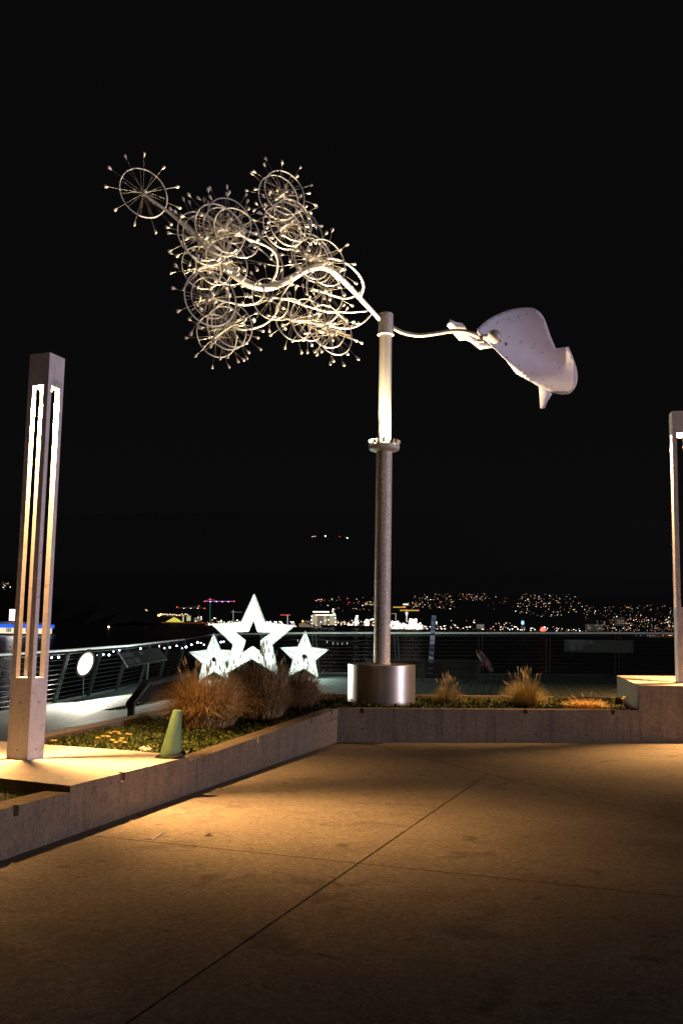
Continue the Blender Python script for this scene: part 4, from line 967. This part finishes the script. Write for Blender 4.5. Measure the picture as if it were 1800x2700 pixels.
m = MB(); a = at(517, 1639, Y + 20); m.lathe(a, [(6, 0), (6, 9), (3, 11.5)], 16); m.build('tank', Wlit2, st_); m = MB(); a = at(527, 1638, Y + 25); m.lathe(a, [(5, 0), (5, 13), (3, 15)], 16); m.build('tank', Wlit2, st_)
bulbs([(531, 1627), (531, 1632), (516, 1638), (522, 1628)], Y, 1.0, Wbulb, st_)
# cranes
def crane(label, xm, ytop, ybot, xl, xr, yj, Y, mt_j, mt_m, apex=0, th=1.2, tip=None, nl=0, group='tower cranes on the far shore'):
    t = thing('tower_crane', tuple(at(xm, ybot, Y)), label, 'crane', group)
    m = MB(); m.tube([at(xm, ybot, Y), at(xm, ytop, Y)], Y / FOC * th * .75, 4); m.build('mast', mt_m, t)
    m = MB(); a, b = at(xl, yj, Y), at(xr, yj + (xr - xl) * .0, Y); m.tube([a, b], Y / FOC * th * .6, 4)
    if apex:
        ap = at(xm, yj - apex, Y); m.tube([at(xm, yj, Y), ap], Y / FOC * .7, 4); m.tube([a.lerp(b, .02), ap], Y / FOC * .35, 4); m.tube([ap, at(xm + (xr - xm) * .35, yj, Y)], Y / FOC * .35, 4)
    m.build('jib', mt_j, t)
    if tip: bulbs(tip, Y - 3, 1.5, LM[3], t, 'warning_lamps')
    if nl: bulbs([(xl + (xr - xl) * (i + 1) / (nl + 1), yj + 1) for i in range(nl)], Y - 4, .9, Wbulb, t, 'jib_lamps')
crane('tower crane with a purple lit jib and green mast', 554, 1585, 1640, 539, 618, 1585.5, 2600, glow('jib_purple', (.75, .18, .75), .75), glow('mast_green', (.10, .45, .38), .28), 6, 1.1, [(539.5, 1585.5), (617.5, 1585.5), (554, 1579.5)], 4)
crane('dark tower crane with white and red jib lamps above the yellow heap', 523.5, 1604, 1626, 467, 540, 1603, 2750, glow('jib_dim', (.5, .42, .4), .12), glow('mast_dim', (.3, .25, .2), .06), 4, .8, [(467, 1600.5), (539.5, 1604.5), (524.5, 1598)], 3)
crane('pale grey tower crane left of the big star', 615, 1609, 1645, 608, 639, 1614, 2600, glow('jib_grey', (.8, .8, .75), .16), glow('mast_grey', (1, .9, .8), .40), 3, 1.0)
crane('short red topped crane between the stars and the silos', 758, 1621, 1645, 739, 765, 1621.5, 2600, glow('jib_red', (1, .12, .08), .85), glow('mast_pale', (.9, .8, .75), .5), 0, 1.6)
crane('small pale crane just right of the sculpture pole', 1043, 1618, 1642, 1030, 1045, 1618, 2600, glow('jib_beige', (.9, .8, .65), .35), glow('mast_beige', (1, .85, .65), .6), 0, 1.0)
for (x0, x1, y, tips, lab) in ((1036, 1069, 1601, [(1065, 1601)], 'upper gold lit crane boom right of the pole'), (1054, 1104, 1609.5, [(1071, 1608.5), (1102, 1609.5)], 'lower gold lit crane boom with a red tip lamp')):
    t = thing('crane_boom', tuple(at(x0, y, 2700)), lab, 'crane', 'gold lit crane booms')
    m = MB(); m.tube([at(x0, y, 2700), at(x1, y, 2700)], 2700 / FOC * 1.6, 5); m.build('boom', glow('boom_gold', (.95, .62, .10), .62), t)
    bulbs(tips, 2690, 1.5, LM[3], t, 'warning_lamps')
    m = MB(); m.tube([at((x0 + x1) / 2, y, 2702), at((x0 + x1) / 2, 1640, 2702)], 1.0, 4); m.build('mast', M_head, t)
wl_ = MB(); wl_.tube([at(1062, 1593.5, 2700), at(1076, 1593.5, 2700)], 2.0, 5); tag(wl_.build('lit_sign', glow('sign_white', (.85, 1, .9), 1.2)), 'small white lit sign floating above the crane booms', 'sign')
sm = thing('floodlit_stack', tuple(at(1070, 1640, 2600)), 'thin floodlit vapour stack among the port lights', 'stack')
m = MB(); m.lathe(at(1071.5, 1640, 2600), [(1.2, 0), (1.4, 15), (3.2, 22), (4.2, 26), (1.5, 28)], 8); m.build('column', glow('stack_white', (1, .97, .95), .9), sm)
# grain silos
gs = thing('grain_silos', tuple(at(852, 1652, 2650)), 'floodlit row of grain silos with a gallery and headhouse tower', 'silos')
Y = 2650
for i in range(7):
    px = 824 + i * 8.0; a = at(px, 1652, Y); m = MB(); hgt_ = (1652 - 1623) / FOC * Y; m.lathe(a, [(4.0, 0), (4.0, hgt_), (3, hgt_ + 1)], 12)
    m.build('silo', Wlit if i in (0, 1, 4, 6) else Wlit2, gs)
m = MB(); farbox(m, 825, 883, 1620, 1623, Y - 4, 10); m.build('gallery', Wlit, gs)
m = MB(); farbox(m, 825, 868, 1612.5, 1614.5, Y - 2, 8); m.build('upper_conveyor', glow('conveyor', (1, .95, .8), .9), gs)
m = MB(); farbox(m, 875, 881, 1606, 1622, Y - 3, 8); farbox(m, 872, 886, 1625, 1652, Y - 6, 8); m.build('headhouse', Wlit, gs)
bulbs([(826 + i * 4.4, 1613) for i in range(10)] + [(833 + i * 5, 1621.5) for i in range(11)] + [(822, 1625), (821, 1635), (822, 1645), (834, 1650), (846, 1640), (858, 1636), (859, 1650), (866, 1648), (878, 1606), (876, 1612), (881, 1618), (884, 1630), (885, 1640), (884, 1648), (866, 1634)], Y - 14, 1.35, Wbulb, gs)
cn = thing('conveyor', tuple(at(818, 1650, 2550)), 'dark sloping conveyor with an orange lamp left of the silos', 'conveyor')
m = MB(); m.tube([at(797, 1638, 2550), at(845, 1656, 2550)], 2.0, 4); m.build('boom', Mbuild, cn); bulbs([(798, 1638)], 2540, 2.4, glow('orange_lamp', (1, .4, .08), 4), cn, 'orange_lamp')
ws = thing('white_shed', tuple(at(805, 1650, 2700)), 'pale pitched roof shed left of the grain silos', 'shed')
m = MB(); Y = 2700; m.prism([P(788, 1656), P(818, 1656), P(818, 1638), P(808, 1636), P(788, 1645)], (0, 30, 0)); m.build('wall', Wlit2, ws)
# ships and tower of light
def lit_stack(name, label, cat, boxes, pts, Y, mt=None):
    t = thing(name, tuple(at(boxes[0][0], boxes[0][3], Y)), label, cat)
    for b in boxes: m = MB(); farbox(m, *b[:4], Y, 12); m.build(b[4] if len(b) > 4 else 'block', mt or Wlit, t)
    bulbs(pts, Y - 10, 1.5, Wbulb, t); return t
rnd = random.Random(12)
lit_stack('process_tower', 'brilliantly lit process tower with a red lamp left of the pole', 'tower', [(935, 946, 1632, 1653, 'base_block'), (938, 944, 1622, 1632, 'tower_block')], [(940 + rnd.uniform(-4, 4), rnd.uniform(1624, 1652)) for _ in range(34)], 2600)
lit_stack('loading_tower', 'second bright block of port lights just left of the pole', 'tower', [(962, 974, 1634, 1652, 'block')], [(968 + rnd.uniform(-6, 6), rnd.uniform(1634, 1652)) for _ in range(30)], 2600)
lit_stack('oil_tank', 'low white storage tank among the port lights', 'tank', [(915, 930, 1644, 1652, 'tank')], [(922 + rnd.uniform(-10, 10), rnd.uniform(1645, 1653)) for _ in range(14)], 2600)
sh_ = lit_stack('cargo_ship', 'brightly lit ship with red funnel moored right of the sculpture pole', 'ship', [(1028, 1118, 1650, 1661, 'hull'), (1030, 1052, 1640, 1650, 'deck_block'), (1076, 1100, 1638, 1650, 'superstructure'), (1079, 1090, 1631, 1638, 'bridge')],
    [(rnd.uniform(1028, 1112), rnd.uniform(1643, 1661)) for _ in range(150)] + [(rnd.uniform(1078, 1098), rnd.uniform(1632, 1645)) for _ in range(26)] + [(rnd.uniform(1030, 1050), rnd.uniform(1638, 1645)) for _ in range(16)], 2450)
m = MB(); m.prism([at(1090, 1632, 2445), at(1094, 1631, 2445), at(1102, 1642, 2445), at(1098, 1644, 2445)], (0, 6, 0)); m.build('funnel', glow('funnel_red', (.8, .2, .10), .35), sh_)
bulbs([(1028, 1661), (1074, 1663.5), (1090, 1663.5)], 2430, 1.6, LM[3], sh_, 'red_lamps')
# dark piers and breakwater
for (x0, x1, y0, y1, Y, lab) in ((845, 990, 1650, 1665, 2300, 'dark pier silhouette below the port lights left of the pole'), (428, 535, 1644.5, 1650, 2500, 'dark pier silhouette under the yellow heap')):
    m = MB(); farbox(m, x0, x1, y0, y1, Y, 60); tag(m.build('pier', M_head), lab, 'pier')
# shoreline towers and beacons
bc = thing('beacon', tuple(at(1431, 1664, 2800)), 'glaring red beacon on the far shoreline', 'beacon')
m = MB(); m.ball(at(1430, 1660, 2800), 7.5, 10); m.build('lamp', glow('beacon_red', (1, .06, .04), 6), bc); m = MB(); m.tube([at(1430, 1665, 2802), at(1430, 1660, 2802)], .8, 5); m.build('mast', M_dark, bc)
bt = thing('light_tower', tuple(at(1377, 1662, 2800)), 'slim shore tower with a pale blue lit top', 'tower')
m = MB(); m.tube([at(1377, 1662, 2800), at(1377, 1645, 2800)], 1.6, 5); m.build('shaft', glow('shaft_blue', (.35, .5, .7), .10), bt); m = MB(); m.ball(at(1377, 1642, 2800), 4.6, 8, (1, .6, 1.4)); m.build('top_lamp', glow('tower_blue', (.35, .65, 1), 1.6), bt)
for (x0, x1, y0, y1, lab, g) in ((1547, 1590, 1646, 1663, 'dim grey apartment block on the far shore below the hill', .035), (1258, 1276, 1646, 1658, 'small block with a few lit floors on the far shore', .12), (1625, 1645, 1628, 1650, 'dim mid rise block on the far slope left of the right lamp', .03)):
    t = thing('apartment_block', tuple(at(x0, y1, 3000)), lab, 'building'); m = MB(); farbox(m, x0, x1, y0, y1, 3000, 25); m.build('wall', glow('wall_dim', (.75, .8, .7), g), t)
    for r_ in range(3):
        for c_ in range(int((x1 - x0) / 5)):
            if rnd.random() < .6: m = MB(); xx_ = x0 + 2.5 + c_ * 5; yy_ = y0 + 3 + r_ * (y1 - y0 - 4) / 3; farbox(m, xx_ - 1, xx_ + 1, yy_ - .9, yy_ + .9, 2999, .6); m.build('window', LM[5], t)

# floating station at left, on the water
Y = 342
fs_ = thing('floating_station', tuple(at(40, 1674, Y)), 'low floating building with blue fascia and lit windows on the water at left', 'building')
m = MB(); farbox(m, -90, 117, 1672, 1677, Y, 14); m.build('pontoon', M_dark, fs_)
m = MB(); farbox(m, -80, 116, 1653.5, 1673, Y + 1, 10); m.build('wall', glow('station_wall', (1.0, .86, .58), 1.0, True), fs_)
m = MB(); farbox(m, -84, 118, 1647.5, 1653.5, Y - .3, 12); m.build('fascia', glow('fascia_blue', (.03, .16, .95), 1.0), fs_)
m = MB(); farbox(m, -80, 114, 1641, 1647.5, Y + 1.5, 9); m.build('roof', mat('roof_dim', (.12, .10, .12), .8), fs_)
Mwin = mat('station_window_dark', (.10, .09, .08), .4)
for xw in (-30, -5, 19, 23.5, 28, 46, 70, 88, 100):
    m = MB(); farbox(m, xw - 1.6, xw + 1.6, 1656, 1666, Y + .8, .15); m.build('window', Mwin, fs_)
m = MB(); farbox(m, 24, 46, 1607, 1636, Y - 2, 2.5); sg = m.build('lit_sign', glow('station_sign', (1, .93, .90), 6, True), fs_)
m = MB(); m.tube([at(35, 1636, Y - 1), at(35, 1647, Y - 1)], .2, 6); m.build('sign_post', M_dark, fs_)
m = MB(); farbox(m, 24, 26.5, 1607, 1636, Y - 2.2, .15); 
m.build('sign_edge', glow('sign_edge', (1, .3, .2), .8), fs_)
bulbs([(116, 1628), (117, 1632)], Y, 1.3, Wbulb, fs_)
bq_ = MB(); bq_.ball(at(287, 1653, 700), .75, 8); tag(bq_.build('channel_light', glow('channel', (1, .7, .4), 5)), 'single small orange lamp over the dark water at left', 'lamp')
bq_ = MB(); bq_.ball(at(385, 1608, 1490), 1.0, 6); bq_.ball(at(388, 1610, 1490), .9, 6); tag(bq_.build('headland_lamp', glow('headl', (1, .6, .35), 1.5)), 'faint pair of lamps on the dark headland', 'lamp')
